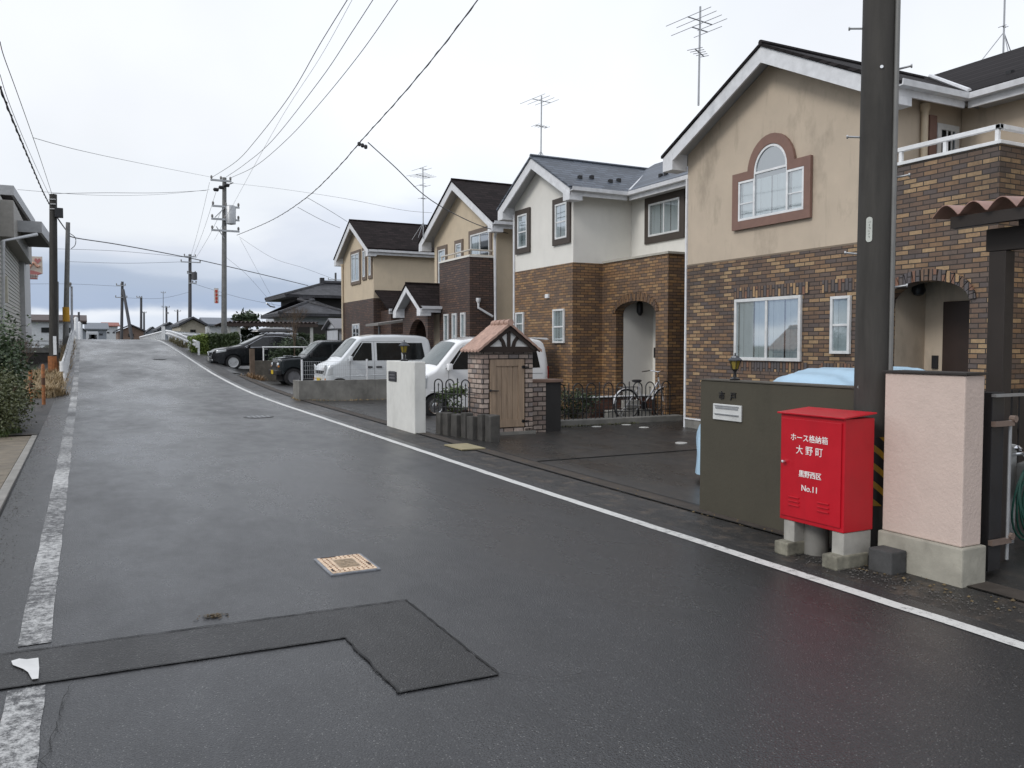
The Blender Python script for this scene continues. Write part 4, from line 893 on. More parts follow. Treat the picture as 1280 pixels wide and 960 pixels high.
# low brick planter in front of house 2
t=thing('planter_wall','low brick and block planter edge with a white cap behind the long hooped fence','planter',(10.2,14.9,0))
k=MB(); k.box(9.6,11.3,15.0,15.12,.05,.52); k.build('brick_wall',brick('red garden brick',[(.16,.06,.04),(.12,.05,.035),(.2,.09,.06)],(.08,.06,.05),.21,.07,.01),t); Bx(9.4,11.1,14.97,15.14,.522,.555).build('cap',TRIM,t)
k=MB()
for x,z in ((9.85,.07),(10.3,.07),(10.3,.27),(10.62,.07)): k.box(x,x+.38,14.72,14.9,z+.02,z+.2)
k.build('blocks',CONC_L,t,bevel=.01)
def bicycle():
    t=thing('bicycle','silver city bicycle parked beside the porch of the white house','bicycle',(10.85,14.75,.05),R(4)); k=MB(); z=.05; y=14.7
    x0=t.location.x; M4=Matrix.Translation(t.location)@Matrix.Rotation(0,4,'Z')
    SIL=M('silver bicycle paint',(.6,.6,.62),.35,.3); FW=.33
    ax,bx=-.53,.53
    def wl(cx,nm):
        k=MB(); n=32; k.tube([(cx+FW*math.cos(2*math.pi*i/n),0,FW+FW*math.sin(2*math.pi*i/n)) for i in range(n+1)],.017,8,cap=False); w_=k.build('wheel',RUB,t,world=False,smooth=True)
        k=MB(); k.tube([(cx+(FW-.022)*math.cos(2*math.pi*i/n),0,FW+(FW-.022)*math.sin(2*math.pi*i/n)) for i in range(n+1)],.01,6,cap=False)
        for i in range(18): q=2*math.pi*i/18; k.tube([(cx,.02*(-1)**i,FW),(cx+(FW-.02)*math.cos(q),0,FW+(FW-.02)*math.sin(q))],.0016,4)
        k.lathe([(.02,-.04),(.02,.04)],(cx,0,FW),8,'y'); k.build('rim',CHROME,w_,world=False)
        a0,a1=(20,175) if nm else (15,165); k=MB(); rr=FW+.03; P=[(cx+rr*math.cos(R(a0+(a1-a0)*i/14)),FW+rr*math.sin(R(a0+(a1-a0)*i/14))) for i in range(15)]
        k.grid([[(a,-.028,b) for a,b in P],[(a,0,b+.008) for a,b in P],[(a,.028,b) for a,b in P]]); k.build('mudguard',SIL,t,world=False)
    wl(ax,1); wl(bx,0)
    k=MB(); bb=(-.08,0,.3); k.tube([bb,(-.2,0,.78)],.016,8); k.tube([bb,(.37,0,.78)],.019,8); k.tube([(-.14,0,.52),(.36,0,.86)],.016,8) if 0 else None
    k.tube([(-.15,0,.5),(.1,0,.5),(.38,0,.84)],.016,8); k.tube([bb,(ax,.04,FW)],.011,6); k.tube([bb,(ax,-.04,FW)],.011,6); k.tube([(-.19,0,.68),(ax,0,FW)],.01,6); k.tube([(.36,0,.9),(.40,0,.74),(bx,0,FW)],.017,8)
    k.build('frame',SIL,t,world=False,smooth=True)
    k=MB(); k.tube([(.36,0,.9),(.34,0,1.02)],.013,8); k.tube([(.12,-.27,1.02),(.3,-.2,1.05),(.36,0,1.02),(.3,.2,1.05),(.12,.27,1.02)],.012,8); k.build('handlebar',CHROME,t,world=False,smooth=True)
    MB().lathe([(.0,.0),(.05,.01),(.10,.03),(.11,.06),(.07,.075),(0,.07)],(-.25,0,.79),12).build('saddle',BLACK,t,world=False,smooth=True)
    k=MB(); k.lathe([(.09,-.05),(.09,-.045)],(-.08,0,.3),16,'y'); k.tube([(-.08,-.06,.3),(.04,-.06,.2)],.01,6); k.box(.0,.09,-.13,-.05,.19,.21); k.build('pedals',BLACK,t,world=False)
    k=MB(); k.tube([(-.2,0,.70),(-.72,.0,.70)],.006,5)
    for s in (-1,1): k.tube([(-.25,s*.07,.71),(-.75,s*.07,.71)],.006,5); k.tube([(-.6,s*.07,.71),(ax,s*.06,FW)],.006,5)
    k.build('rear_rack',CHROME,t,world=False)
bicycle()
# light covers in the yard
DSK=M('pale drain lid',(.42,.42,.4),.6)
for i,(x,y,lb) in enumerate(((9.7,15.0-.05,''),(9.0,14.2-.35,'pale round lid in the yard furthest left of the group near the fence'),(9.75,13.9,'pale round lid in the yard, middle one near the fence'),(9.75,13.3,'pale round lid in the yard nearest the beige house corner'),(8.75,10.9,'pale lid in the yard beside the covered car'))):
    if lb: tag(MB().lathe([(.10,.0),(.10,.046),(.09,.05)],(x,y,0),24).build('drain_lid',DSK),lb,'drain lid','round lids in the yard')
def covered_car():
    t=thing('covered_car','car hidden under a light blue car cover behind the olive wall','car',(6.42,7.25,.0)); L_=3.9; CX,CY=6.42,7.25 
    top=[(0,.5),(.08,.8),(.35,.95),(.8,1.12),(1.25,1.36),(1.7,1.44),(2.8,1.44),(3.3,1.36),(3.7,.98),(3.85,.7),(3.9,.5)]
    hw=lambda x: .76*min(1,(x/.35+.25))**.4*min(1,((L_-x)/.35+.25))**.4
    rows=[]; n=70; random.seed(2)
    for i in range(n+1):
        x=L_*i/n; zt=interp(top,x); h=hw(x); r=[]
        for j in range(41):
            a=math.pi*j/40; cy=math.cos(a); sz=math.sin(a)
            yy=h*(abs(cy)**.45)*(1 if cy>0 else -1)*(1-.14*max(0,sz)**2*(zt>1)); zz=.12+(zt-.12)*(sz**.42 if sz>0 else 0)
            wv=.012*math.sin(x*21+zz*4)+.01*math.sin(zz*13+x*5)+.008*math.sin(yy*30)
            r.append((CX+x,CY+yy*(1+wv*2),.0+zz*.95+wv*.7))
        rows.append(r)
    k=MB().grid(rows); k.add(rows[0],[list(range(41))]); k.build('cover',M('light blue cover fabric',(.38,.54,.67),.45,var=.06,scale=3,bump=.25,bd=.01),t,smooth=True)
    for x in (.75,3.1): MB().lathe([(.2,-.78),(.27,-.76),(.28,-.68),(.27,-.6),(.2,-.58)],(CX+x,CY,.3),20,'y').build('wheel',RUB,t,smooth=True)
covered_car()
# ---------------------------------------------------------------- vehicles (front towards the road, -X)
def sm(T,x):
    return (interp(T,x-.04)+2*interp(T,x)+interp(T,x+.04))/4
class Car:
    def __init__(s,name,label,x,y,z,L_,W_,top,belt,tumble,wheels,R_,paint_,sill=.22,front=.12,sq=.9,rc=.09,group=None):
        s.t=thing(name,label,'car' if 'van' not in name else 'van',(x,y,z),0,group); s.o=Vector((x,y,z)); s.L=L_; s.W=W_; s.top=top; s.belt=belt; s.tb=tumble; s.wh=wheels; s.R=R_; s.rc=rc; s.sill=sill; s.fr=front; s.sq=sq
        s.body(paint_)
    def hw(s,x):
        f=min(1,max(0,x)/s.fr/2); b=min(1,max(0,s.L-x)/s.fr/1.3); e=lambda v:(1-(1-v)**2.6)*(1-s.sq)+s.sq
        return s.W/2*min(e(f),e(b))
    def zt(s,x): return sm(s.top,x)
    def zb(s,x):
        z=s.sill+(.10 if x<.25 else 0)
        for c in s.wh:
            d=abs(x-c); r=s.R+.05
            if d<r: z=max(z,s.R+math.sqrt(r*r-d*d)*.98)
        return z
    def y(s,x,z):
        zt=s.zt(x); h=s.hw(x)-.035*max(0,(s.belt-.35-z))*1.2; h-=s.tb*max(0,z-s.belt)
        if z>zt-s.rc: d=z-(zt-s.rc); h-=s.rc-math.sqrt(max(0,s.rc**2-d*d))
        return h
    def body(s,mat):
        n=int(s.L/.04); rows=[]
        for i in range(n+1):
            x=s.L*i/n; zb,zt=s.zb(x),s.zt(x); rc=min(s.rc,(zt-zb)*.4); r=[]
            zs=[zb+(zt-rc-zb)*j/14 for j in range(15)]
            sd=[(s.hw(x)-.035*max(0,s.belt-.35-z)*1.2-s.tb*max(0,z-s.belt),z) for z in zs]
            hy=sd[-1][0]
            for j in range(1,7): q=math.pi/2*j/6; sd.append((hy-rc+rc*math.cos(q),zt-rc+rc*math.sin(q)))
            hy=sd[-1][0]; cr=.035
            tp=[(hy*(1-2*j/12),zt+cr*(1-(1-2*j/12)**2)) for j in range(1,12)]
            prof=[(-a,b) for a,b in sd]; full=prof+[(-a,b) for a,b in tp]+[(a,b) for a,b in sd[::-1]]
            rows.append([(x,a,b) for a,b in full])
        m_=len(rows[0]); k=MB().grid(rows); k.add(rows[0],[list(range(m_))]); k.add(rows[-1],[list(range(m_))])
        s.b=k.build('body',mat,s.t,smooth=True,world=False)
        k=MB(); k.box(.15,s.L-.12,-s.W/2+.22,s.W/2-.22,.18,s.belt-.1)
        for c in s.wh: 
            for sg in (-1,1): k.box(c-s.R-.05,c+s.R+.05,sg*(s.W/2-.23),sg*(s.W/2-.10),s.R*1.2,s.R*2+.03)
        k.build('underbody',DARK,s.t,world=False)
    def side(s,quad,name,mat,parent=None,off=.006,sg=-1,n=8,th=0):
        (a,b,c,d)=quad; rows=[]    # a lower front, b lower rear, c upper rear, d upper front (x,z)
        for i in range(n+1):
            t=i/n; p=(a[0]+(d[0]-a[0])*t,a[1]+(d[1]-a[1])*t); q=(b[0]+(c[0]-b[0])*t,b[1]+(c[1]-b[1])*t); r=[]
            for j in range(n+1):
                u=j/n; x=p[0]+(q[0]-p[0])*u; z=p[1]+(q[1]-p[1])*u; r.append((x,sg*(s.y(x,z)+off),z))
            rows.append(r)
        return MB().grid(rows).build(name,mat,parent or s.t,world=False,recalc=False,smooth=True)
    def line(s,pts,name,mat,parent=None,r=.004,sg=-1,off=.001):
        P=[]
        for (x0,z0),(x1,z1) in zip(pts,pts[1:]):
            for i in range(7): t=i/6; x=x0+(x1-x0)*t; z=z0+(z1-z0)*t; P.append((x,sg*(s.y(x,z)+off),z))
        Q=[P[0]]+[b for a,b in zip(P,P[1:]) if (Vector(a)-Vector(b)).length>1e-4]
        return MB().tube(Q,r,5).build(name,mat,parent or s.t,world=False)
    def screen(s,x0,x1,name,mat,inset=.09,off=.012,fy=1.0):
        rows=[]
        for i in range(13):
            x=x0+(x1-x0)*i/12; z=s.zt(x); h=(s.hw(x)-s.tb*max(0,z-s.belt)-s.rc-inset+.07)*fy; rows.append([(x-.008,h*(2*j/12-1),z+off+.035*(1-(2*j/12-1)**2)) for j in range(13)])
        return MB().grid(rows).build(name,mat,s.t,world=False,recalc=False,smooth=True)
    def wheels(s,hub,alloy=0,steel=False):
        for c in s.wh:
            for sg in (-1,1):
                y0=sg*(s.W/2-.11); k=MB(); r=s.R; w_=.085
                k.lathe([(r*.6,y0-w_),(r*.93,y0-w_),(r,y0-w_*.6),(r,y0+w_*.6),(r*.93,y0+w_),(r*.6,y0+w_)],(c,0,r),30,'y'); wl=k.build('wheel',RUB,s.t,world=False,smooth=True)
                yo=y0+sg*.092; k=MB(); k.lathe([(r*.62,yo-.0),(r*.66,yo+sg*.018),(r*.58,yo+sg*.01),(r*.55,yo-sg*.02)],(c,0,r),30,'y')
                if alloy:
                    for i in range(alloy): q=2*math.pi*i/alloy; a=Vector((math.cos(q),0,math.sin(q))); b=Vector((-math.sin(q),0,math.cos(q))); o=Vector((c,yo+sg*.005,r)); k.add([o+a*.04-b*.02,o+a*r*.6-b*.03,o+a*r*.6+b*.03,o+a*.04+b*.02,o+a*.04-b*.02-Vector((0,sg*.03,0)),o+a*r*.6-b*.03-Vector((0,sg*.03,0)),o+a*r*.6+b*.03-Vector((0,sg*.03,0)),o+a*.04+b*.02-Vector((0,sg*.03,0))],[(0,1,2,3),(0,4,5,1),(3,2,6,7),(1,5,6,2)])
                    k.lathe([(.0,yo+sg*.012),(.05,yo+sg*.01),(.05,yo-sg*.02)],(c,0,r),12,'y')
                else: k.lathe([(.0,yo+sg*.02),(.06,yo+sg*.018),(.10,yo-sg*.005),(r*.55,yo+sg*.005)],(c,0,r),24,'y')
                k.build('rim',hub,wl,world=False,smooth=True)
    def mirror(s,x,z,mat,sz=(.1,.10,.16),sg=-1):
        y0=sg*(s.y(x,z)+.1); k=MB().box(x-.05,x+.06,y0-.08,y0+.07,z-.02,z-.02+sz[2]); k.build('mirror',mat,s.t,bevel=.03,smooth=True,world=False)
LAMP=M('headlight glass',(.55,.57,.58),.08,.3,coat=1); AMB=M('amber lens',(.6,.22,.03),.2); SEAM=M('door seam',(.03,.03,.032),.7); GRIL=M('dark grille',(.02,.02,.022),.4); PLATE=M('number plate white',(.6,.6,.55),.5); PLY=M('number plate yellow',(.6,.42,.03),.5)
def CP(name,c,rough=.25,metal=0,coat=1.0):
    k=NT(name); k.b.inputs['Base Color'].default_value=(*c,1); k.b.inputs['Roughness'].default_value=rough; k.b.inputs['Metallic'].default_value=metal; k.b.inputs['Coat Weight'].default_value=coat; k.b.inputs['Coat Roughness'].default_value=.04; return k.m
PW=CP('white car paint',(.80,.81,.82)); PWH=CP('silver white car paint',(.68,.71,.73),.3,.1); PB=CP('black car paint',(.006,.007,.009),.25,0,.25); PN=CP('dark green black car paint',(.009,.013,.015),.25,0,.25)
def kei_van(label,x,y,z,mat,H=1.9,wagon=False):
    top=[(0,.62),(.03,.86),(.12,.98),(.40,1.10),(.46,1.14),(.98,H-.15),(1.12,H-.07),(1.5,H-.01),(2.3,H),(3.0,H-.02),(3.22,H-.06),(3.32,H-.16),(3.40,H-.75)]
    c=Car('parked_van',label,x,y,z,3.4,1.475,top,1.06,.14,(.42+.0,2.70),.27,mat,group='kei vans parked in front of the houses')
    zt=H-.24
    c.side([(.78,1.10),(1.42,1.10),(1.42,zt),(1.16,zt)],'side_window',CARGL); c.side([(.60,1.12),(.745,1.10),(1.0,zt-.16),(.80,1.32)] if 0 else [(.66,1.11),(.77,1.10),(1.13,zt),(1.08,zt)],'quarter_glass',CARGL)
    c.side([(1.58,1.10),(2.36,1.10),(2.36,zt),(1.58,zt)],'side_window',CARGL); c.side([(2.50,1.10),(3.14,1.12),(3.05,zt),(2.50,zt)],'side_window',CARGL)
    for q in ([(.78,1.10),(1.42,1.10),(1.42,zt),(1.16,zt)],[(1.58,1.10),(2.36,1.10),(2.36,zt),(1.58,zt)]): c.side(q,'side_window',CARGL,sg=1)
    c.screen(.50,1.0,'windscreen',WSGL)
    for pts in ([(.74,.42),(.74,1.05),(1.12,zt+.03)],[(1.5,.34),(1.5,zt+.04)],[(2.43,.34),(2.43,zt+.04)],[(1.12,zt+.04),(2.43,zt+.05)],[(2.43,.98),(3.32,.98)]): c.line(pts,'door_seam',SEAM)
    c.line([(.3,.62),(2.2,.68),(3.3,.66)],'body_crease',mat,r=.008)
    for xx in (1.34,1.64): k=MB().box(xx-.09,xx+.09,-c.y(xx,.9)-.018,-c.y(xx,.9)+.01,.87,.93); k.build('door_handle',BLACK if not wagon else mat,c.t,bevel=.01,world=False)
    for sg in (-1,1):
        k=MB(); k.prism([(sg*.46,.66),(sg*.66,.64),(sg*.68,.98),(sg*.50,.90)],'x',-.0,.05); hl=k.build('headlight',LAMP,c.t,bevel=.02,smooth=True,world=False); 
        c.side([(.06,.66),(.20,.68),(.22,.98),(.11,.94)],'headlight',LAMP,sg=sg)
        MB().box(-.005,.02,sg*.67,sg*.6,.5,.58).build('indicator',AMB,c.t,world=False,bevel=.008)
    MB().box(-.012,.05,-.42,.42,.70,.80).build('grille',GRIL,c.t,bevel=.01,world=False); MB().box(-.035,.1,-.66,.66,.26,.50).build('bumper',mat,c.t,bevel=.04,smooth=True,world=False)
    MB().box(-.045,-.03,-.17,.17,.42,.58).build('number_plate',PLY,c.t,world=False); c.mirror(.72,1.10,mat); c.mirror(.72,1.10,mat,sg=1)
    MB().tube([(.50,-.5,1.175),(.52,.1,1.22)],.008,5).build('wiper',BLACK,c.t,world=False)
    for sg in (-1,1): MB().box(3.34,3.405,sg*.6,sg*.69,.85,1.15).build('tail_light',M('red tail lens',(.3,.01,.01),.2),c.t,bevel=.01,world=False)
    if wagon: 
        k=MB(); k.prism([(3.05,H+.005),(3.42,H+.0),(3.50,H-.04),(3.40,H-.06),(3.1,H-.02)],'y',-.56,.56); k.build('spoiler',mat,c.t,bevel=.015,smooth=True,world=False)
    c.wheels(CHROME if wagon else STEEL)
kei_van('silver white boxy van behind the low concrete wall with mesh fence',6.32,25.05,.10,PWH,1.87)
kei_van('white van with roof spoiler parked behind the brick storage kiosk',6.68,18.35,.0,PW,1.84,True)
def suv():
    H=1.67; top=[(0,.60),(.05,.84),(.25,.95),(.9,1.05),(1.28,1.12),(2.2,H-.12),(2.5,H-.03),(3.0,H),(3.7,H-.05),(4.2,H-.16),(4.5,1.1),(4.64,.95)]
    c=Car('parked_suv','black off-road estate car with a roof box parked by the green hedge','x' ,0,0,0,0,0,0,0,0,(),0,PB) if 0 else Car('parked_suv','black car with pale wheels and a roof box parked nose out by the hedge',5.2,41.0,.52,4.64,1.8,top,1.02,.22,(.93,3.62),.35,PB,sill=.3,front=.35,sq=.72)
    zt=H-.14
    c.side([(1.62,1.06),(2.55,1.08),(2.55,zt-.0),(2.32,zt-.02)],'side_window',CARGL); c.side([(2.62,1.08),(3.5,1.12),(3.45,zt-.06),(2.62,zt)],'side_window',CARGL); c.side([(3.57,1.14),(4.1,1.22),(3.95,zt-.14),(3.53,zt-.07)],'quarter_glass',CARGL)
    c.screen(1.35,2.22,'windscreen',WSGL)
    c.line([(1.5,1.04),(2.6,1.06),(4.1,1.18)],'window_trim',CHROME,r=.01); c.line([(1.45,1.06),(2.3,zt),(3.0,zt+.03),(4.0,zt-.1)],'window_trim',CHROME,r=.008)
    for pts in ([(1.45,.4),(1.45,1.02)],[(2.58,.36),(2.58,zt)],[(3.52,.9),(3.50,zt-.05)]): c.line(pts,'door_seam',SEAM)
    for xx in (2.38,3.3): MB().box(xx-.1,xx+.1,-c.y(xx,.98)-.02,-c.y(xx,.98)+.01,.93,.97).build('door_handle',CHROME,c.t,bevel=.008,world=False)
    for sg in (-1,1):
        c.side([(.18,.78),(.62,.86),(.62,.95),(.22,.92)],'headlight',LAMP,sg=sg); MB().box(-.01,.06,sg*.5,sg*.72,.42,.5).build('fog_light',LAMP,c.t,bevel=.01,world=False)
        MB().box(.02,.12,sg*.42,sg*.62,.76,.86).build('headlight',LAMP,c.t,bevel=.02,world=False)
    MB().box(-.015,.05,-.45,.45,.62,.82).build('grille',GRIL,c.t,bevel=.01,world=False); MB().box(-.03,.04,-.5,.5,.60,.625).tube([(-.02,-.45,.83),(-.03,0,.66),(-.02,.45,.83)],.018,6).build('grille_trim',CHROME,c.t,world=False)
    MB().box(-.05,.15,-.7,.7,.32,.5).build('bumper',PB,c.t,bevel=.05,smooth=True,world=False); MB().box(-.06,-.045,-.17,.17,.42,.58).build('number_plate',PLATE,c.t,world=False)
    c.mirror(1.62,1.05,PB,(.1,.1,.14)); c.wheels(M('pale alloy',(.55,.56,.57),.3,.3),9)
    for sg in (-1,1): MB().tube([(2.4,sg*.66,H+.02),(2.5,sg*.66,H+.06),(3.9,sg*.66,H+.02),(4.0,sg*.66,H-.03)],.016,6).build('roof_rail',CHROME,c.t,world=False)
    for xx in (2.55,3.55): MB().box(xx,xx+.05,-.68,.68,H+.06,H+.1).build('cross_bar',BLACK,c.t,world=False)
    k=MB(); rows=[]
    for i in range(17):
        u=i/16; x=1.85+2.0*u; e=math.sin(math.pi*min(1,max(0,u*1.0)))**.35 if 0<u<1 else .05; h=.38*max(.3,min(1,u*5+.2)); zz=.20*min(1,u*3.2+.08)*(1 if u<.9 else (1-u)*7+.3)
        rows.append([(x,-.15+h*math.cos(math.pi*j/12)*1.0,H+.11+max(0,zz)*abs(math.sin(math.pi*j/12))**.5) for j in range(13)])
    k.grid(rows); tb=tag(k.build('roof_box',M('black roof box',(.02,.02,.022),.25,coat=.6),c.t,smooth=True,world=False,recalc=True))
suv()
def jeep():
    H=1.70; top=[(0,.72),(.05,.98),(.12,1.02),(.95,1.08),(1.02,1.12),(1.52,H-.09),(1.66,H-.01),(2.4,H),(3.2,H-.02),(3.30,H-.1),(3.38,.9)]
    c=Car('parked_jeep','small dark boxy off-road car with a black bonnet cover between the concrete walls',6.45,32.3,.12,3.39,1.47,top,1.05,.10,(.55,2.75),.34,PN,sill=.36,front=.12,sq=.88,rc=.06)
    zt=H-.13; c.side([(1.16,1.10),(1.98,1.10),(1.98,zt),(1.56,zt)],'side_window',CARGL); c.side([(2.08,1.12),(3.1,1.12),(3.05,zt),(2.08,zt)],'side_window',CARGL); c.screen(1.06,1.52,'windscreen',WSGL)
    for sg in (-1,1):
        MB().lathe([(0,-.03),(.07,-.03),(.085,0),(.085,.05)],(0.0,sg*.5,.80),18,'x').build('headlight',LAMP,c.t,world=False,smooth=True); MB().box(-.02,.03,sg*.6,sg*.68,.72,.78).build('indicator',AMB,c.t,world=False)
    MB().box(-.012,.03,-.38,.38,.70,.90).build('grille',GRIL,c.t,world=False,bevel=.01); MB().box(-.1,.1,-.72,.72,.42,.60).build('bumper',BLACK,c.t,bevel=.03,world=False); MB().box(-.115,-.1,-.17,.17,.45,.6).build('number_plate',PLY,c.t,world=False)
    k=MB(); k.grid([[(x,y,c.zt(x)+.045) for y in (-.6,0,.6)] for x in (.1,.3,.6,.9)]); k.grid([[(.02,y,.75),(.02,y,1.04)] for y in (-.5,0,.5)]) ; k.build('bonnet_sheen_sheet',M('silver bonnet sheen',(.3,.32,.33),.25,.4),c.t,world=False,recalc=False)  # pale sheet over the dark bonnet, its sheen put in as colour
    MB().box(.35,.65,-.25,.2,1.07,1.15).build('bonnet_scoop',PN,c.t,bevel=.03,world=False)
    for pts in ([(1.06,.45),(1.06,1.05)],[(2.03,.42),(2.03,zt+.02)]): c.line(pts,'door_seam',SEAM)
    MB().box(1.72,1.9,-c.y(1.8,.98)-.02,-c.y(1.8,.98)+.01,.93,.98).build('door_handle',BLACK,c.t,world=False); c.mirror(1.2,1.10,BLACK,(.1,.1,.18)); c.wheels(M('dark alloy',(.2,.2,.21),.35,.5),5)
    for sg in (-1,1): MB().tube([(1.7,sg*.5,H+.03),(3.0,sg*.5,H+.03)],.012,6).build('roof_rail',BLACK,c.t,world=False)
jeep()
# ---------------------------------------------------------------- walls, fences and plants further along
def low_walls():
    t=thing('low_wall','low stained concrete wall with white mesh fence in front of the silver van','wall',(6.5,23.2,.1))
    k=MB(); k.box(5.27,9.6,23.2,23.35,.0,.67); k.box(5.27,5.42,23.351,23.9,.0,.67); k.build('wall',CONC,t,bevel=.01)
    k=MB(); 
    for i in range(8): x=5.36+i*.6; 
    for x in (5.38,7.25,9.1): Bx(x-.022,x+.022,23.25,23.29,.67,1.26).build('fence_post',WHITE,t)
    k=MB()
    for i in range(62): k.box(5.42+i*.06,5.4245+i*.06,23.262,23.267,.72,1.2)
    for z in (.72,.84,.96,1.08,1.2): k.box(5.4,9.1,23.268,23.273,z-.003,z+.003)
    k.build('mesh_panel',M('white wire mesh',(.5,.51,.52),.5),t)
    t=thing('low_wall','low mossy block wall with white pipe rail beyond the small dark off-road car','wall',(7,35,.1))
    Bx(6.0,10.0,35,35.15,0,1.03).build('wall',M('mossy block wall',(.11,.10,.085),.85,var=.4,scale=4,bump=.6,stain=.7),t,bevel=.01)
    k=MB(); k.tube([(6.5,35.07,1.58),(10,35.07,1.58)],.03,8); k.build('rail',WHITE,t)
    for x in (6.55,8.2,9.7): MB().tube([(x,35.07,1.0),(x,35.07,1.57)],.028,8).build('post',WHITE,t)
    p=PY(315.5,480,34.2); tag(Bx(p.x-.09,p.x+.09,34.1,34.28,0,PY(315,436,34.2).z).build('post',M('rusty brown timber post',(.13,.095,.07),.8,var=.3,bump=.5),bevel=.01),'square brown post at the street end of the mossy block wall','post')
low_walls()
def grass(name,label,pts,n,h,mat,seed,spread):
    random.seed(seed); k=MB()
    for i in range(n):
        (a,b)=random.choice(pts); t=random.random(); x=a[0]+(b[0]-a[0])*t+random.gauss(0,spread); y=a[1]+(b[1]-a[1])*t+random.gauss(0,spread); z=gz(x,y)-.02
        hh=h*random.uniform(.4,1.2); q=random.uniform(0,6.28); d=Vector((math.cos(q),math.sin(q),0)); s=Vector((-d.y,d.x,0))*random.uniform(.006,.016); c=Vector((x,y,z)); m_=c+d*hh*.25+Vector((0,0,hh*.6)); e=c+d*hh*random.uniform(.4,.9)+Vector((0,0,hh*random.uniform(.6,1)))
        k.add([c-s,c+s,m_+s*.8,m_-s*.8,e],[(0,1,2,3),(3,2,4)])
    return tag(k.build(name,mat,recalc=False),label,'grass',kind='stuff')
DRY=leafmat('dry straw grass',(.20,.145,.075),(.30,.22,.12)); GRN=leafmat('green weeds',(.05,.08,.025),(.08,.11,.035))
grass('dry_grass','dry tan grass on the left verge around the pole and guard rail',[((-1.0,26.6),(-.95,33)),((-1.5,26.6),(-1.4,36)),((-.85,31),(-.8,60)),((-1.2,27),(-.8,27.5))],11000,.34,DRY,1,.14)
grass('dry_grass','tuft of rusty dry grass at the foot of the brown post',[((5.75,33.6),(6.3,34.2))],500,.28,leafmat('rusty dry grass',(.28,.14,.06),(.22,.15,.08)),2,.12)
grass('grass','short green weeds between the pavement end and the low shrub',[((-1.75,16.6),(-1.2,17.6)),((-1.9,13),(-1.62,17))],3500,.12,GRN,3,.09)
grass('grass','low weeds along the kerb under the long hooped fence',[((8.1,14.12),(10.2,14.12))],900,.09,leafmat('moss and weeds',(.05,.06,.025),(.09,.09,.04)),4,.04)
grass('dry_grass','brown weeds on the right verge beside the guard rail at the crest',[((5.3,52),(5.35,61))],2000,.4,leafmat('brown weeds',(.11,.08,.05),(.13,.12,.05)),5,.12)
def hedge(label,a,b,depth,mat,n,seed,size=.07):
    x0,x1=a.x,b.x; z0,z1=a.z,b.z; y=a.y; t=thing('hedge',label,'hedge',((x0+x1)/2,y,0)); k=MB(); random.seed(seed)
    for i in range(n):
        f=random.random(); x=random.uniform(x0,x1); yy=y+random.uniform(0,depth); z=z0-.4+(z1-z0+.4)*random.random()
        if f<.45: yy=y+abs(random.gauss(0,.07))
        elif f<.8: z=z1+random.gauss(0,.05)
        s=size*random.uniform(.5,1.3); u=Vector((random.gauss(0,1),random.gauss(0,1),random.gauss(0,1))).normalized(); v=u.cross(Vector((random.gauss(0,1),random.gauss(0,1),random.gauss(0,1)))).normalized(); p=Vector((x,yy,z+.12*math.sin(x*3+seed)*math.sin(yy*2))); k.quad(p-u*s,p-v*s*.6,p+u*s,p+v*s*.6)
    k.build('foliage',mat,t,recalc=False)
    k=MB(); 
    for i in range(6): x=x0+(x1-x0)*(i+.5)/6; k.tube([(x,y+depth/2,-.1),(x,y+depth/2,z1-.3)],.04,5)
    k.build('trunk',TWIG,t); return t
hedge('bright yellow green hedge beside the white guard rail',PY(240,449,47.5),PY(263,423,47.5),2.0,leafmat('yellow green hedge leaves',(.11,.17,.04),(.19,.24,.06)),7000,3)
hedge('clipped dark green hedge between the bright hedge and the black car',PY(262,448,47),PY(300,420,47),2.2,leafmat('mid hedge leaves',(.035,.055,.02),(.055,.08,.03)),8000,4)
hedge('tall dark hedge under the carport roof behind the black car',PY(302,446,56),PY(344,415,56),1.5,LF4,6000,5)
hedge('dark hedge in front of the tiled roof house',PY(372,446,57),PY(420,420,57),1.5,LF4,6000,6)
shrub('shrub','dark green leafy shrub rising over the mossy block wall','shrub',[((8.0,36.6,1.35),(.75,.6,.6),4200),((7.6,36.4,1.0),(.6,.5,.5),2500)],.055,LF4,stems(8.0,36.6,.1,1.2,6,.4,8),seed=60)
def bare_tree(label,x,y,z0,h,seed):
    t=thing('bare_tree',label,'tree',(x,y,z0)); random.seed(seed); k=MB(); k.tube([(x,y,z0),(x+.03,y,z0+h*.35)],[.05,.04],7); k.build('trunk',TWIG,t); k=MB()
    def br(p,d,l,r,n):
        q=p+d*l; k.tube([p,q],[r,r*.6],4)
        if n: 
            for i in range(3): br(q,(d+Vector((random.gauss(0,.35),random.gauss(0,.35),random.uniform(0,.3)))).normalized(),l*.72,r*.6,n-1)
    for i in range(4): br(Vector((x+.03,y,z0+h*.33)),Vector((random.gauss(0,.35),random.gauss(0,.3),1)).normalized(),h*.22,.02,4)
    k.build('crown',TWIG,t); return t
bare_tree('thin bare tree between the dark shrub and the small dark off-road car',7.95,35.8,.1,3.4,3)
bare_tree('bare twiggy sapling rising behind the camellia bush at the left edge',-1.55,25.5,0,1.9,5)
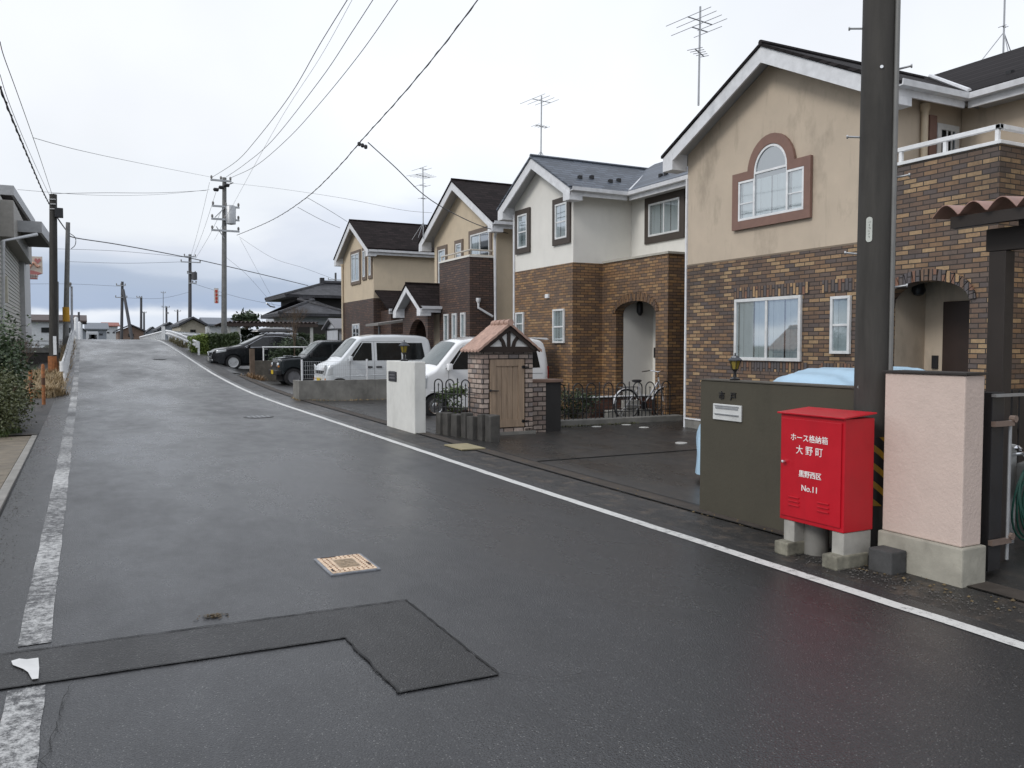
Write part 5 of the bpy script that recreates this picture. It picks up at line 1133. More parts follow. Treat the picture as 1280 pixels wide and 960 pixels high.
# shed
def shed():
    Y=37.0; X0=PY(424,420,Y).x; Yf=PX(408,420,X0).y; X1=PY(449,420,Y).x; ze=PY(424,410.5,Y).z; zp=ze+.42; yc=(Y+Yf)/2
    t=thing('garden_shed','small white shed with grey gable roof behind the small dark off-road car','shed',(X0,Y,.1)); Wt=M('shed panel',(.5,.52,.56),.5,stain=.1)
    k=MB(); k.prism([(Y,.1),(Yf,.1),(Yf,ze),(yc,zp-.05),(Y,ze)],'x',X0,X1); k.build('wall',Wt,t)
    k=MB(); k.prism([(Y-.15,ze-.06),(yc,zp),(Yf+.15,ze-.06),(Yf+.15,ze+.0),(yc,zp+.07),(Y-.15,ze+.0)],'x',X0-.2,X1+.2); k.build('roof',M('grey sheet roof',(.17,.17,.18),.45,var=.2),t)
    k=MB(); k.box(X0-.03,X0-.005,Y,Y+.12,.1,ze); k.box(X0-.03,X0-.005,Yf-.12,Yf,.1,ze); k.box(X0-.03,X0-.006,Y+.12,Yf-.12,ze-.06,ze+.02); k.build('dark_trim',BLACK,t)
    Bx(X0+.9,X0+1.0,Y-.02,Y-.002,1.7,1.9).build('vent',BLACK,t)
shed()
# carport with corrugated roof
def carport():
    Y=52; a=PY(281,412,Y); b=PY(398,405,Y); z=PY(340,402.5,Y).z
    t=thing('carport','low carport with brown corrugated roof and pale posts beside the hedge','carport',(a.x,Y,0)); k=MB(); rows=[]; n=90
    for y,dz in ((Y,0),(Y+5,-.15)): rows.append([(a.x+(b.x-a.x)*i/n,y,z+dz+.05*math.sin(i*1.57)) for i in range(n+1)])
    k.grid(rows); k.grid([[(x,y,zz-.02) for x,y,zz in r] for r in rows]); k.grid([rows[0],[(x,y,zz-.02) for x,y,zz in rows[0]]])
    k.build('corrugated_roof',M('brown corrugated roof',(.05,.03,.028),.7),t,recalc=False)
    k=MB(); k.box(a.x,b.x,Y+.05,Y+.15,z-.28,z-.07); k.build('beam',M('dark beam',(.05,.035,.03),.7),t)
    k=MB(); p0=PY(281,411,Y+.2); 
    for px in (299,287,340,390): p=PY(px,420,Y+.1); Bx(p.x-.09,p.x+.09,Y+.16,Y+.3,0,z-.07).build('post',M('pale beam',(.4,.4,.38),.6),t)
carport()
# ---------------------------------------------------------------- tiled-roof house
def hip(k,x0,x1,y0,y1,ze,zt,ins,over=0,curve=0.12):
    yc=(y0+y1)/2; V=[(x0,y0,ze),(x1,y0,ze),(x1,y1,ze),(x0,y1,ze),(x0+ins,yc,zt),(x1-ins,yc,zt)]
    d=-.22; k.add(V+[(x,y,z+d) for x,y,z in V[:4]],[(0,1,5,4),(1,2,5),(2,3,4,5),(3,0,4),(0,6,7,1),(1,7,8,2),(2,8,9,3),(3,9,6,0),(6,9,8,7)])
def jap():
    Y=62; t=thing('tiled_house','traditional house with two tiers of dark tiled hip roofs','house',(PY(380,420,Y).x,Y,0))
    YL=58; L_=PY(349,391,YL); P=PY(381,374.5,YL+3.4); Rr=PY(434,392,YL)
    x0=L_.x; x1=Rr.x+9; k=MB(); hip(k,x0,Rr.x+.5,YL,YL+6.8,L_.z,P.z,3.2); r_=k.build('lower_roof',RJAP,t)
    U=PY(357,367.5,Y+1.2); T=PY(384,353,Y+4.5); k=MB(); hip(k,U.x,x1,Y+1.2,Y+9,U.z,T.z,3.9); r2=k.build('upper_roof',RJAP,t)
    k=MB(); k.tube([(U.x+3.7,Y+5.1,T.z+.06),(x1-3.7,Y+5.1,T.z+.06)],.2,8); k.box(U.x+3.6,U.x+3.9,Y+4.9,Y+5.3,T.z,T.z+.45)
    for a,b in (((U.x,Y+1.2,U.z),(U.x+3.9,Y+5.1,T.z)),((x1,Y+1.2,U.z),(x1-3.9,Y+5.1,T.z)),((U.x,Y+9,U.z),(U.x+3.9,Y+5.1,T.z))): k.tube([a,b],.13,6)
    k.build('ridge_tiles',RJAP,r2); k=MB()
    for a,b in (((x0,YL,L_.z),(x0+3.2,YL+3.4,P.z)),((Rr.x+.5,YL,L_.z),(Rr.x-2.7,YL+3.4,P.z)),((x0+3.1,YL+3.4,P.z+.05),(Rr.x-2.6,YL+3.4,P.z+.05))): k.tube([a,b],.13,6)
    k.build('ridge_tiles',RJAP,r_)
    k=MB(); k.box(x0+1,Rr.x-.5,YL+1.1,Y+6,0,L_.z-.15); k.build('white_wall',M('white plaster far',(.42,.44,.47),.8),t); k=MB(); k.box(U.x+1.1,x1-1,Y+2.4,Y+8.2,L_.z,U.z-.1); k.build('upper_wall',M('dark upper wall',(.035,.033,.033),.8),t)
    k=MB(); k.box(x0+1.2,Rr.x-.8,YL+1.02,YL+1.09,.2,PY(380,405,YL).z); k.build('lower_wall',M('dark boards',(.045,.04,.035),.7),t)
    MB().tube([PY(333,379,Y+1.5),PY(338,383,Y+2),PY(343,384,Y+2.4)],.05,6).build('downpipe',STEEL,t)
jap()
def far_house(name,label,cat,xl,xr,ybase,yeave,ypeak,Y,D,wall,roof,gable=True,win=0,over=.4,z0=None):
    a=PY(xl,yeave,Y); b=PY(xr,yeave,Y); zp=PY((xl+xr)/2,ypeak,Y).z; zb=-.2 if z0 is None else z0; ze=a.z
    t=thing(name,label,cat,((a.x+b.x)/2,Y,0),0,'distant buildings beyond the crest'); k=MB()
    if gable:
        xc=(a.x+b.x)/2; o_=(b.x-a.x)*.07; k.prism([(a.x+o_,zb),(b.x-o_,zb),(b.x-o_,ze),(xc,zp-.1),(a.x+o_,ze)],'y',Y,Y+D); k.build('wall',wall,t)
        k=MB(); s=.16; k.prism([(a.x,ze-.05),(xc,zp),(b.x,ze-.05),(b.x,ze+s),(xc,zp+s),(a.x,ze+s)],'y',Y-over,Y+D+over); k.build('roof',roof,t)
    else:
        k.box(a.x,b.x,Y,Y+D,zb,ze); k.build('wall',wall,t); k=MB(); k.prism([(Y-over,ze),(Y+D/2,zp),(Y+D+over,ze),(Y+D+over,ze+.15),(Y+D/2,zp+.15),(Y-over,ze+.15)],'x',a.x-over,b.x+over); k.build('roof',roof,t)
    for i in range(win):
        x=a.x+(b.x-a.x)*(i+.7)/(win+.4); w_=(b.x-a.x)*.09; z=PY(xl,ybase,Y).z*.45+ze*.55; Bx(x-w_,x+w_,Y-.06,Y-.004,z-w_*.6,z+w_*.6).build('window',CARGL,t)
    return t
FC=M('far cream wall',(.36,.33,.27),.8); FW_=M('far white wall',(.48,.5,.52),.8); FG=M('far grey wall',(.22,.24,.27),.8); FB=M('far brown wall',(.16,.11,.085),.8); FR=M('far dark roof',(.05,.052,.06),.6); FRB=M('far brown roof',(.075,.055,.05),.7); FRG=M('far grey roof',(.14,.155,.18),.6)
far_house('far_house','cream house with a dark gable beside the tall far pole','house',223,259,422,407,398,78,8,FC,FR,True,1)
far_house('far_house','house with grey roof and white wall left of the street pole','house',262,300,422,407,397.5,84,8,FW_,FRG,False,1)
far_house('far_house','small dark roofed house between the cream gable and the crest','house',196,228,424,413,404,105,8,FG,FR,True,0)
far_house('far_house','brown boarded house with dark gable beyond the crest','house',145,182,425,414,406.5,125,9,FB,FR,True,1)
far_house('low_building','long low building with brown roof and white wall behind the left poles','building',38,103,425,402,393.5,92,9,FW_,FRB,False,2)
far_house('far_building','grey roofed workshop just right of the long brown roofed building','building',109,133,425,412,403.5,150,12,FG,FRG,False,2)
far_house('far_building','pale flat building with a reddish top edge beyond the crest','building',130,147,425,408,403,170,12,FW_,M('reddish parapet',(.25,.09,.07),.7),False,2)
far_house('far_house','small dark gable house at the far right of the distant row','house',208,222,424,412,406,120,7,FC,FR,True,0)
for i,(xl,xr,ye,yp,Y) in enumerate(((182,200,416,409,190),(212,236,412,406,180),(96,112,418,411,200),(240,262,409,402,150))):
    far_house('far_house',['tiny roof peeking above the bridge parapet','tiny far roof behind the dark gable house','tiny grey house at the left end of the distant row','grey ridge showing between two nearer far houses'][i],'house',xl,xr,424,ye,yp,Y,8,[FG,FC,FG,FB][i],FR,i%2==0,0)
def truck():
    a=PY(108,424,112); b=PY(123,414,112); t=thing('parked_truck','white box van parked beyond the road crest','truck',(a.x,112,0)); z0=PY(108,425,112).z
    Bx(a.x,b.x,112,114,z0-.2,PY(110,414.5,112).z).build('box_body',FW_,t,bevel=.08); Bx(a.x+.3,a.x+.9,111.97,111.998,b.z-.9,b.z-.4).build('window',CARGL,t); Bx(b.x-.8,b.x-.2,111.97,111.998,b.z-.9,b.z-.4).build('window',CARGL,t)
    for x in (a.x+.35,b.x-.35): MB().lathe([(.3,0),(.3,.2)],(x,111.9,z0-.1),14,'y').build('wheel',RUB,t)
truck()
def hills():
    k=MB(); rows=[]; random.seed(12); ph=[random.uniform(0,6) for _ in range(6)]
    for j,(y,s) in enumerate(((1600,0),(1750,.6),(1950,1),(2200,.5))):
        rows.append([(x,y+20*math.sin(x*.01),-30+s*(52+20*math.sin(x*.006+ph[0])+9*math.sin(x*.017+ph[1])+4*math.sin(x*.05+ph[2]))+ (s*26*math.exp(-((x-PY(195,420,1950).x)/70)**2))) for x in [-900+i*22 for i in range(120)]])
    k.grid(rows); tag(k.build('hills',M('haze blue wooded hill',(.10,.16,.26),.9,var=.1,scale=.01),recalc=False),kind='structure')  # distance haze is put into the blue base colour, no haze volume
hills()
# bridge parapet and guard rails
def guard(name,label,pts,h=.72,post=2.0,curl=True):
    P=[Vector(p) for p in pts]; t=thing(name,label,'guard rail',tuple(P[0])); k=MB()
    prof=[(-.02,-.17),(.03,-.13),(.03,-.06),(-.03,-.01),(-.03,.01),(.03,.06),(.03,.13),(-.02,.17)]
    for a,b in zip(P,P[1:]):
        d=(b-a).normalized(); s=Vector((-d.y,d.x,0)).normalized(); rows=[[a+s*u+Vector((0,0,h-.17+v)) for u,v in prof],[b+s*u+Vector((0,0,h-.17+v)) for u,v in prof]]
        k.grid(rows); k.grid([[p+s*.012 for p in r] for r in rows])
    k.build('rail_beam',WHITE,t,recalc=False)
    if curl:
        a=P[0]; MB().lathe([(.09,h-.34),(.09,h)],(a.x,a.y,a.z),12).build('end_cap',WHITE,t,smooth=True)
    for a,b in zip(P,P[1:]):
        n=max(1,int((b-a).length/post))
        for i in range(n): q=a+(b-a)*(i/n); MB().tube([q+Vector((.06,0,-.1)),q+Vector((.06,0,h-.02))],.055,8).build('post',WHITE,t)
    return t
guard('guard_rail','weathered white guard rail along the left edge of the rising road',[(-.66,y,zr(y)) for y in (32,36,40,45,50,56,62,68)])
guard('guard_rail','short white guard rail on the right verge just before the crest',[(5.2,y,zr(y)) for y in (45.6,50,55,60,64)])
a=PY(207,424,63); b=PY(281,426,63); guard('guard_rail','white guard rail running off to the right behind the hedges',[(5.3,63,2.0-.1),(8.0,63.3,1.7),(11.5,63.5,1.6)],.8)
def parapet():
    t=thing('bridge_parapet','pale bridge parapet with upright slats beyond the crest','parapet',(PY(190,420,80).x,80,0)); k=MB(); a=PY(175,421.5,82); b=PY(205,414,74); a2=PY(175,425,82); 
    n=22; k2=MB()
    for i in range(n+1):
        f=i/n; p=Vector((a.x+(b.x-a.x)*f,82+(74-82)*f,0)); z1=a.z+(b.z-a.z)*f; k2.box(p.x-.035,p.x+.035,p.y-.03,p.y+.03,z1-1.0,z1)
    k2.build('slats',WHITE,t); k.tube([a,b],.07,6); k.tube([a-Vector((0,0,1.0)),b-Vector((0,0,1.0))],.09,6); k.build('rail',WHITE,t)
    p=PY(204,408,74); Bx(p.x-.12,p.x+.12,73.8,74.1,p.z-1.9,p.z).build('end_post',WHITE,t)
    k=MB(); k.prism([(a.x,a.z-.95),(b.x,b.z-.95),(b.x,b.z-.3),(a.x,a.z-.3)],'y',82.2,82.3); k.build('panel',M('pale green panel',(.45,.5,.42),.7),t)
parapet()
# left side --------------------------------------------------------
def left_building():
    X=-3.0; t=thing('warehouse','pale grey building with wide flat canopy and ribbed shutter at the left edge','building',(-6,50,0)); WG=M('warm grey cladding',(.44,.43,.40),.6,stain=.15); FA=M('grey metal fascia',(.32,.325,.33),.45,.2); 
    Bx(X-10,X-.02,36,58.0,0,8.0).build('wall',WG,t)
    y0=PX(25,400,X).y; k=MB(); n=70
    for i in range(n): k.box(X-.019,X+.03*(i%2)+.005,38,y0,.3+i*.088,.3+i*.088+.08)
    k.build('shutter',M('cream ribbed shutter',(.42,.40,.35),.5),t)
    Bx(X-.02,X+.25,y0+.1,PX(33,400,X).y,0,PX(30,330,X).z).build('pillar',M('pale pillar',(.42,.42,.42),.6),t)
    z1=PX(25,325,X).z-.2; Bx(X-.0,X+.55,40,PX(40,328,-2.45).y,z1,z1+1.5).build('shutter_box',M('grey beige box',(.30,.285,.26),.6),t,bevel=.02)
    # canopy and roof are slabs turned slightly from the road; built from their measured corners
    def PZ(px,py,z): d=ray(px,py); return CAM+d*((z-CAM.z)/d.z)
    def slab(nm,A,B,dep,th,lip,mat,inner):
        d=(B-A); d.z=0; d.normalize(); l=Vector((-d.y,d.x,0)); dn=Vector((0,0,-1)); k=MB()
        def blk(k,p,q,w0,w1,z0,z1):
            V=[p+l*w0,q+l*w0,q+l*w1,p+l*w1]; k.add([v+dn*z0 for v in V]+[v+dn*z1 for v in V],[(0,1,2,3),(4,7,6,5),(0,4,5,1),(1,5,6,2),(2,6,7,3),(3,7,4,0)])
        blk(k,A,B,0,.12,0,th); blk(k,A,A+d*.12,.121,dep,0,th); fa=k.build(nm,mat,t)
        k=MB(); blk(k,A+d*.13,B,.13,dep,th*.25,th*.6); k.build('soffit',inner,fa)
        return d,l
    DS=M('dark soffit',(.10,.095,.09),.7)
    A=PY(52,277,42); B=PZ(70,303,A.z); slab('canopy_fascia',A,B,7,PY(53,277,42).z-PY(53,291,42).z,0,FA,DS)
    A2=PY(17,232,43); B2=PZ(44,275,A2.z); d,l=slab('roof_fascia',A2,B2,7,PY(17,232,43).z-PY(17,244,43).z,0,FA,DS)
    k=MB(); V=[A2+d*2.0+l*1.3,A2+d*16+l*1.3,A2+d*16+l*7,A2+d*2.0+l*7]; k.add([Vector((v.x,v.y,A.z-.3)) for v in V]+[Vector((v.x,v.y,A2.z-.5)) for v in V],[(0,1,2,3),(4,7,6,5),(0,4,5,1),(1,5,6,2),(2,6,7,3),(3,7,4,0)]); k.build('upper_wall',M('pale pillar',(.42,.42,.42)),t)
    g=PY(4,298,39); MB().tube([PY(46,293,41),PY(4,301,39.5),PY(4,420,39.5)],.07,8).build('downpipe',M('light pipe',(.5,.51,.52),.5),t)
    p=PX(6,360,-2.9); Bx(-2.98,-2.8,p.y,p.y+.4,p.z-.6,p.z+.5).build('meter_box',M('cream box',(.5,.48,.4),.6),t)
left_building()
def sign_left():
    Y=64; a=PY(32,320,Y); b=PY(54,350,Y); t=thing('billboard','faded cream and red sign board with a wavy band beside the pale building','sign',(a.x,Y,0)); xr=PY(53,330,Y).x; xm=PY(47,348,Y).x
    zt=a.z; zb=PY(40,349,Y).z; k=MB(); k.prism([(a.x-1,zb),(xm,zb),(PY(47,344,Y).x,PY(47,344,Y).z),(xr,PY(52,342,Y).z),(xr,zt),(a.x-1,zt)],'y',Y,Y+.15); k.build('board',M('faded cream board',(.55,.47,.40),.6),t)
    RP=M('faded red print',(.42,.16,.15),.6); k=MB(); z2=PY(40,338.5,Y).z; k.prism([(a.x-1,zb+.02),(xm-.02,zb+.02),(xm,PY(47,344,Y).z),(xr-.05,PY(52,341.5,Y).z),(xm-.2,z2),(a.x-1,z2+.25)],'y',Y-.03,Y-.002); k.build('red_band',RP,t)
    pts=[PY(32+i*1.6,333+3*math.sin(i*.8)-i*.25,Y-.03) for i in range(12)]; k=MB().tube(pts,.08,5); k.build('wavy_line',M('orange print',(.5,.28,.2),.6),t)
    c=PY(47,326,Y-.02); k=MB(); k.prism([(c.x+.18*p[0],c.z+.18*p[1]) for p in ((0,-1.1),(1.1,.1),(.9,.8),(.4,.9),(0,.4),(-.4,.9),(-.9,.8),(-1.1,.1))],'y',Y-.03,Y-.002); k.build('red_mark',RP,t)
    k=MB()
    for i in range(6): x=PY(34+i*2,345,Y).x; z=PY(34,345,Y).z; k.box(x,x+.12,Y-.05,Y-.035,z-.1,z+.12); k.box(x,x+.2,Y-.05,Y-.035,z-.02,z+.02)
    k.build('lettering',M('pale print',(.55,.45,.42),.6),t)
    MB().tube([(a.x-.6,Y+.2,0),(a.x-.6,Y+.2,zt)],.12,8).build('post',STEEL,t)
sign_left()
def left_wall():
    Y=42; t=thing('retaining_wall','dark concrete retaining wall below the left poles','wall',(-1.8,Y,0)); a=PY(20,441,Y); b=PY(87,441,Y)
    Bx(a.x-3,-.95,Y,Y+.3,-.1,a.z).build('wall',M('dark stained concrete',(.06,.055,.052),.85,var=.35,bump=.5,stain=.6),t); Bx(a.x-3,-.93,Y-.04,Y+.34,a.z+.003,a.z+.22).build('coping',CONC,t)
    t=thing('pipe_fence','white pipe fence with three rails on the left embankment','fence',(-2,52,1)); 
    for py in (426,431,436): p=PY(30,py,52); q=PY(92,py,52); MB().tube([p+Vector((-3,0,0)),q],.045,6).build('rail',WHITE,t)
    for px in (33,48,62,76,90): p=PY(px,425,52); MB().tube([(p.x,52.05,.4),(p.x,52.05,p.z)],.05,6).build('post',WHITE,t)
left_wall()
ORG=M('worn orange paint',(.26,.10,.035),.7,var=.4,scale=14,bump=.4)
for px,y,pt,pb,lb in ((53.5,24.4,455,516,'rusty orange bollard nearest the road on the left verge'),(38,24.8,462,520,'rusty orange bollard half hidden by the low shrub')):
    p=PY(px,pt,y); t=thing('bollard',lb,'bollard',(p.x,y,0),0,'orange bollards on the left verge'); MB().lathe([(.042,-.05),(.042,p.z-.03),(.02,p.z)],(p.x,y,0),12).build('post',ORG,t,smooth=True)
    MB().lathe([(.046,p.z*.55),(.046,p.z*.7)],(p.x,y,0),12).build('band',M('dark band',(.1,.05,.03)),t)
def pole(label,px,ytop,Y,zb,r0,r1,mat,arms=(),name='utility_pole',group=None,lean=0,extra=None):
    p=PY(px[0],435,Y); q=PY(px[1],ytop,Y); t=thing(name,label,'utility pole',(p.x,Y,zb),0,group); MB().tube([(p.x,Y,zb-.3),(q.x,Y,q.z)],[r0,r1],14).build('pole',mat,t,smooth=True)
    for (py,l,r_,dy) in arms:
        z=PY(px[1],py,Y).z; f=(z-zb)/(q.z-zb); x=p.x+(q.x-p.x)*f; xl=PY(px[1]-l,py,Y).x; xr=PY(px[1]+r_,py,Y).x
        k=MB().box(xl,xr,Y-r0-.09,Y-r0,z-.05,z+.05); a_o=k.build('crossarm',STEEL,t)
        k=MB(); n=max(2,int((xr-xl)/.7))
        for i in range(n+1): xx=xl+.05+(xr-xl-.1)*i/n; k.lathe([(.02,z+.05),(.06,z+.1),(.06,z+.2),(.02,z+.25)],(xx,Y-r0-.04,0),8)
        k.build('insulator',M('insulator',(.2,.19,.18),.3),a_o)
    return t,p,q
# main street pole with transformer
t,p,q=pole('grey concrete street pole with four crossarms and transformer behind the hedge',(279.5,280.5),222,48,.6,.16,.11,POLEG,[(227,18,8,0),(259,16,18,0),(275,17,18,0),(289,17,18,0)])
c=PY(289,268,47.6); MB().lathe([(.0,-.55),(.26,-.5),(.28,.4),(.2,.5),(0,.52)],(c.x,47.75,c.z),16).build('transformer',STEEL,t,smooth=True)
k=MB(); v=PY(270,237,47.7)
for i in range(3): w_=v+Vector((i*.28,0,.14*i)); k.lathe([(.03,-.15),(.1,-.1),(.1,.1),(.03,.15)],tuple(w_),8,'x')
k.tube([v,v+Vector((.9,0,.45))],.03,6); k.build('switch_gear',BLACK,t)
for py,l,r_ in ((268,12,0),(268,0,12),(298,10,0)): 
    a=PY(280.5,py-8 if py<290 else py,47.8); b=PY(280.5-l+r_,py+(-8 if py<290 else -8),47.8); MB().tube([a-Vector((0,0,.0)),b+Vector((0,0,-.5 if py<290 else .3))],.025,5).build('brace',STEEL,t)
# vertical sign on that pole
sg=thing('pole_sign','narrow white sign with red characters hanging on the street pole','sign',(PY(270,368,47.9).x,47.9,3)); a=PY(267.5,360,47.9); b=PY(273.5,379,47.9)
Bx(a.x,b.x,47.9,47.95,b.z,a.z).build('board',M('white sign board',(.6,.58,.56),.5),sg); k=MB(); random.seed(3); hh=(a.z-b.z)
for i in range(4):
    z=a.z-.1-i*hh*.235; x=a.x+.06; w_=b.x-a.x-.12
    for j in range(3): k.box(x,x+w_,47.88,47.898,z-.045-j*hh*.065,z-j*hh*.065)
    k.box(x+w_*.42,x+w_*.58,47.878,47.8795,z-hh*.17,z)
k.build('lettering',M('red sign print',(.5,.06,.03),.6),sg); MB().tube([(b.x,47.93,(a.z+b.z)/2),(PY(280,368,48).x,48,(a.z+b.z)/2)],.02,5).build('bracket',STEEL,sg)
# other poles
DISTG='thin poles standing beyond the crest'
t1,p1,q1=pole('dark wooden looking pole nearest on the left verge with an orange foot guard',(66,66.5),243,36,.4,.165,.13,POLE,[]); 
MB().lathe([(.175,.5),(.18,.5),(.175,1.25),(.17,1.25)],(p1.x,36,0),14).build('foot_guard',ORG,t1); z=PY(73,267,36).z; x=PY(73,267,35.8).x; Bx(x-.12,x+.16,35.7,35.9,z-.18,z+.18).build('junction_box',BLACK,t1,bevel=.02); Bx(p1.x+.02,p1.x+.13,35.78,35.82,1.3,2.0).build('tag_plate',WHITE,t1)
for py in (250,256,262): z=PY(66,py,36).z; MB().tube([(p1.x,35.9,z),(p1.x+.22,35.8,z)],.02,6).build('bracket',STEEL,t1)
t2,p2,q2=pole('grey pole with a yellow band, second along the left verge',(81.5,85),278,52,1.3,.16,.11,POLEG,[])
za,zb_=PY(83,402,52).z,PY(83,384,52).z; xm=PY(82.6,393,52).x; MB().lathe([(.17,za),(.175,za),(.172,zb_),(.165,zb_)],(xm,52,0),14).build('yellow_band',M('yellow band',(.5,.26,.02),.6),t2)
pole('thin grey stay pole just right of the dark left pole',(71,72),352,45,.5,.06,.05,POLEG,[]); pole('thin pale pole right of the yellow banded pole',(90,89.5),358,60,1.3,.08,.07,M('pale pole',(.33,.34,.36),.5),[(358,4,0,0)])
pole('short dark pole at the left end of the crest',(98,98.5),390,75,1.5,.09,.08,POLED,[])
tA,pA,qA=pole('tall dark pole of the leaning pair beyond the crest',(151,153),352,110,0,.2,.15,POLED,[(357,8,4,0),(372,9,6,0)]); 
tt=thing('stay_pole','slanting dark pole propping the tall pole beyond the crest','utility pole',(PY(165,423,108).x,108,0)); MB().tube([PY(165,424,108),PY(154,362,109.5)],[.2,.15],12).build('pole',POLED,tt,smooth=True)
pole('far pole with a small bracket right of the leaning pair',(176,176.5),371,135,0,.2,.16,POLED,[(372,6,1,0)],group=DISTG); pole('shorter far pole close beside the bracketed one',(180,180),390,170,0,.2,.16,POLED,[(391,2,3,0)],group=DISTG)
pole('small far pole with one crossarm above the bridge parapet',(208,208),383,160,0,.2,.16,POLED,[(384,6,4,0),(392,0,3,0)],group=DISTG); pole('small far pole with one crossarm left of the tall far pole',(222,222),387,190,0,.2,.16,POLED,[(389,4,4,0)],group=DISTG)
pole('faint thin far mast above the bridge parapet','' or (204,204),364,190,0,.07,.05,POLED,[(366,3,3,0)],group=DISTG)
t3,p3_,q3=pole('tall far pole with several crossarms left of the street pole',(237,237.5),318,85,0,.19,.14,POLED,[(321,8,7,0),(328,12,13,0),(342,4,7,0),(354,2,8,0)])
c=PY(243,345,84.5); MB().lathe([(0,-.4),(.25,-.35),(.25,.35),(0,.4)],tuple(c),12).build('transformer',POLED,t3)
pole('pole with crossarm showing above the tiled roofs',(419.5,419.5),341,110,0,.16,.13,POLED,[(350,10,8,0)])
# small palm-like tree by the carport
c=PY(308,395,70); tr=thing('pine_tree','small dark rounded tree showing above the carport roof','tree',(c.x,70,0)); k=MB(); leaves(k,(c.x,70,c.z-.3),(.9,.9,.8),900,.2,77); k.build('crown',LF4,tr,recalc=False); MB().tube([(c.x,70,0),(c.x,70,c.z-.4)],.15,8).build('trunk',TWIG,tr)
# white marker posts by the left guard rail
for i,(px,py,Y) in enumerate(((95,396,66),(99,402,70))):
    p=PY(px,py,Y); tag(MB().lathe([(.13,zr(Y)-.1),(.13,p.z-.1),(.06,p.z)],(p.x,Y,0),12).build('marker_post',WHITE,smooth=True),['white marker post at the crest beside the left guard rail','white marker post at the crest just right of its twin'][i],'marker post')
# ---------------------------------------------------------------- wires
WIRE2=M('grey cable',(.12,.12,.125),.6)
FP=(5.46,4.47)   # foreground pole
def wire(label,img,A,B,r=.010,ext=None,name='power_line',group='overhead wires',mat=WIRE,twist=False):
    P=[PV(px,py,A,B) for px,py in img]
    # smooth with Catmull-Rom
    Q=[]; n=len(P)
    for i in range(n-1):
        p0,p1_,p2_,p3=P[max(i-1,0)],P[i],P[i+1],P[min(i+2,n-1)]
        for j in range(8):
            t=j/8; Q.append(.5*((2*p1_)+(p2_-p0)*t+(2*p0-5*p1_+4*p2_-p3)*t*t+(3*p1_-p0-3*p2_+p3)*t**3))
    Q.append(P[-1])
    if ext: Q.append(P[-1]+(P[-1]-P[-2]).normalized()*ext)
    k=MB().tube(Q,r,6)
    if twist:
        L_=0; W=[]
        dens=[]; 
        for a,b in zip(Q,Q[1:]):
            m_=max(1,int((b-a).length/.08))
            for i in range(m_): dens.append(a+(b-a)*i/m_)
        k.tube([c+Vector((math.cos(i*.55),math.sin(i*.55)*.4,math.sin(i*.55)))*r*1.3 for i,c in enumerate(dens)],r*.45,4)
    return tag(k.build(name,mat,smooth=True),label,'wire',group)
MP=(p.x if False else PY(280,435,48).x,48)
AX=(PY(266,222,48).x,48); AM=(PY(282,222,48).x,48); AR=(PY(288,222,48).x,48)
wire('leftmost of the three high lines rising from the street pole',[(266,221),(295,202),(320,175),(362,120),(400,55),(434,0)],AX,(4.3,4.4),.010,6)
wire('middle of the three high lines rising from the street pole',[(283,221),(305,206),(340,176),(400,100),(440,40),(466,0)],AM,(5.4,4.4),.010,6)
wire('rightmost of the three high lines rising from the street pole',[(289,222),(320,207),(360,173),(400,129),(450,67),(497,0)],AR,(6.2,4.4),.010,6)
wire('faint high line between the leftmost and middle lines',[(268,300),(300,240),(350,150),(400,72),(440,0)],(MP[0],60),(4.9,5),.005,5)
wire('thick twisted cable from the street pole up to the top edge',[(296,294),(340,275),(383,247),(420,212),(455,172),(500,122),(550,62),(597,0)],MP,(5.6,4.4),.011,5,name='telephone_cable',twist=True,mat=WIRE2)
wire('house drop cable from the twisted cable to the steep gabled cream house',[(460,178),(495,210),(528,242),(560,263),(600,282),(636,292)],(4.9,19.0),(10.6,21.8),.012,name='telephone_cable')
b_=PV(449,180,MP,(5.6,4.4)); k=MB(); 
for i in range(3): k.lathe([(.02,-.05),(.045,-.03),(.045,.03),(.02,.05)],(b_.x+.05*i,b_.y-.1*i,b_.z-.05*i),8)
tag(k.build('cable_clamp',BLACK),'cluster of black cable clamps where the house drop leaves the twisted cable','cable clamp')
wire('thin wire from the street pole over to the steep gable',[(290,229),(350,236),(430,248),(500,262),(540,266)],MP,(10.5,27),.006); wire('thin wire from the low crossarm to the farthest cream gable',[(299,296),(330,312),(383,243),(410,262),(436,277)][:1]+[(340,322),(380,335),(420,350)],MP,(9.9,36),.006)
wire('thin wire from the twisted cable down to the farthest cream gable',[(384,247),(410,262),(434,277)],(5.3,30),(9.9,34),.008); wire('second thin wire ending at the farthest cream gable',[(372,259),(400,274),(425,285)],(5.3,31),(9.9,35),.008)
wire('thin sagging wire from the street pole to the roof of the tiled house',[(283,322),(310,345),(345,385)],MP,(13,54),.006)
wire('thin wire slanting from the street pole crossarm to the tiled roofs',[(300,298),(320,335),(338,368)],MP,(16,60),.006)
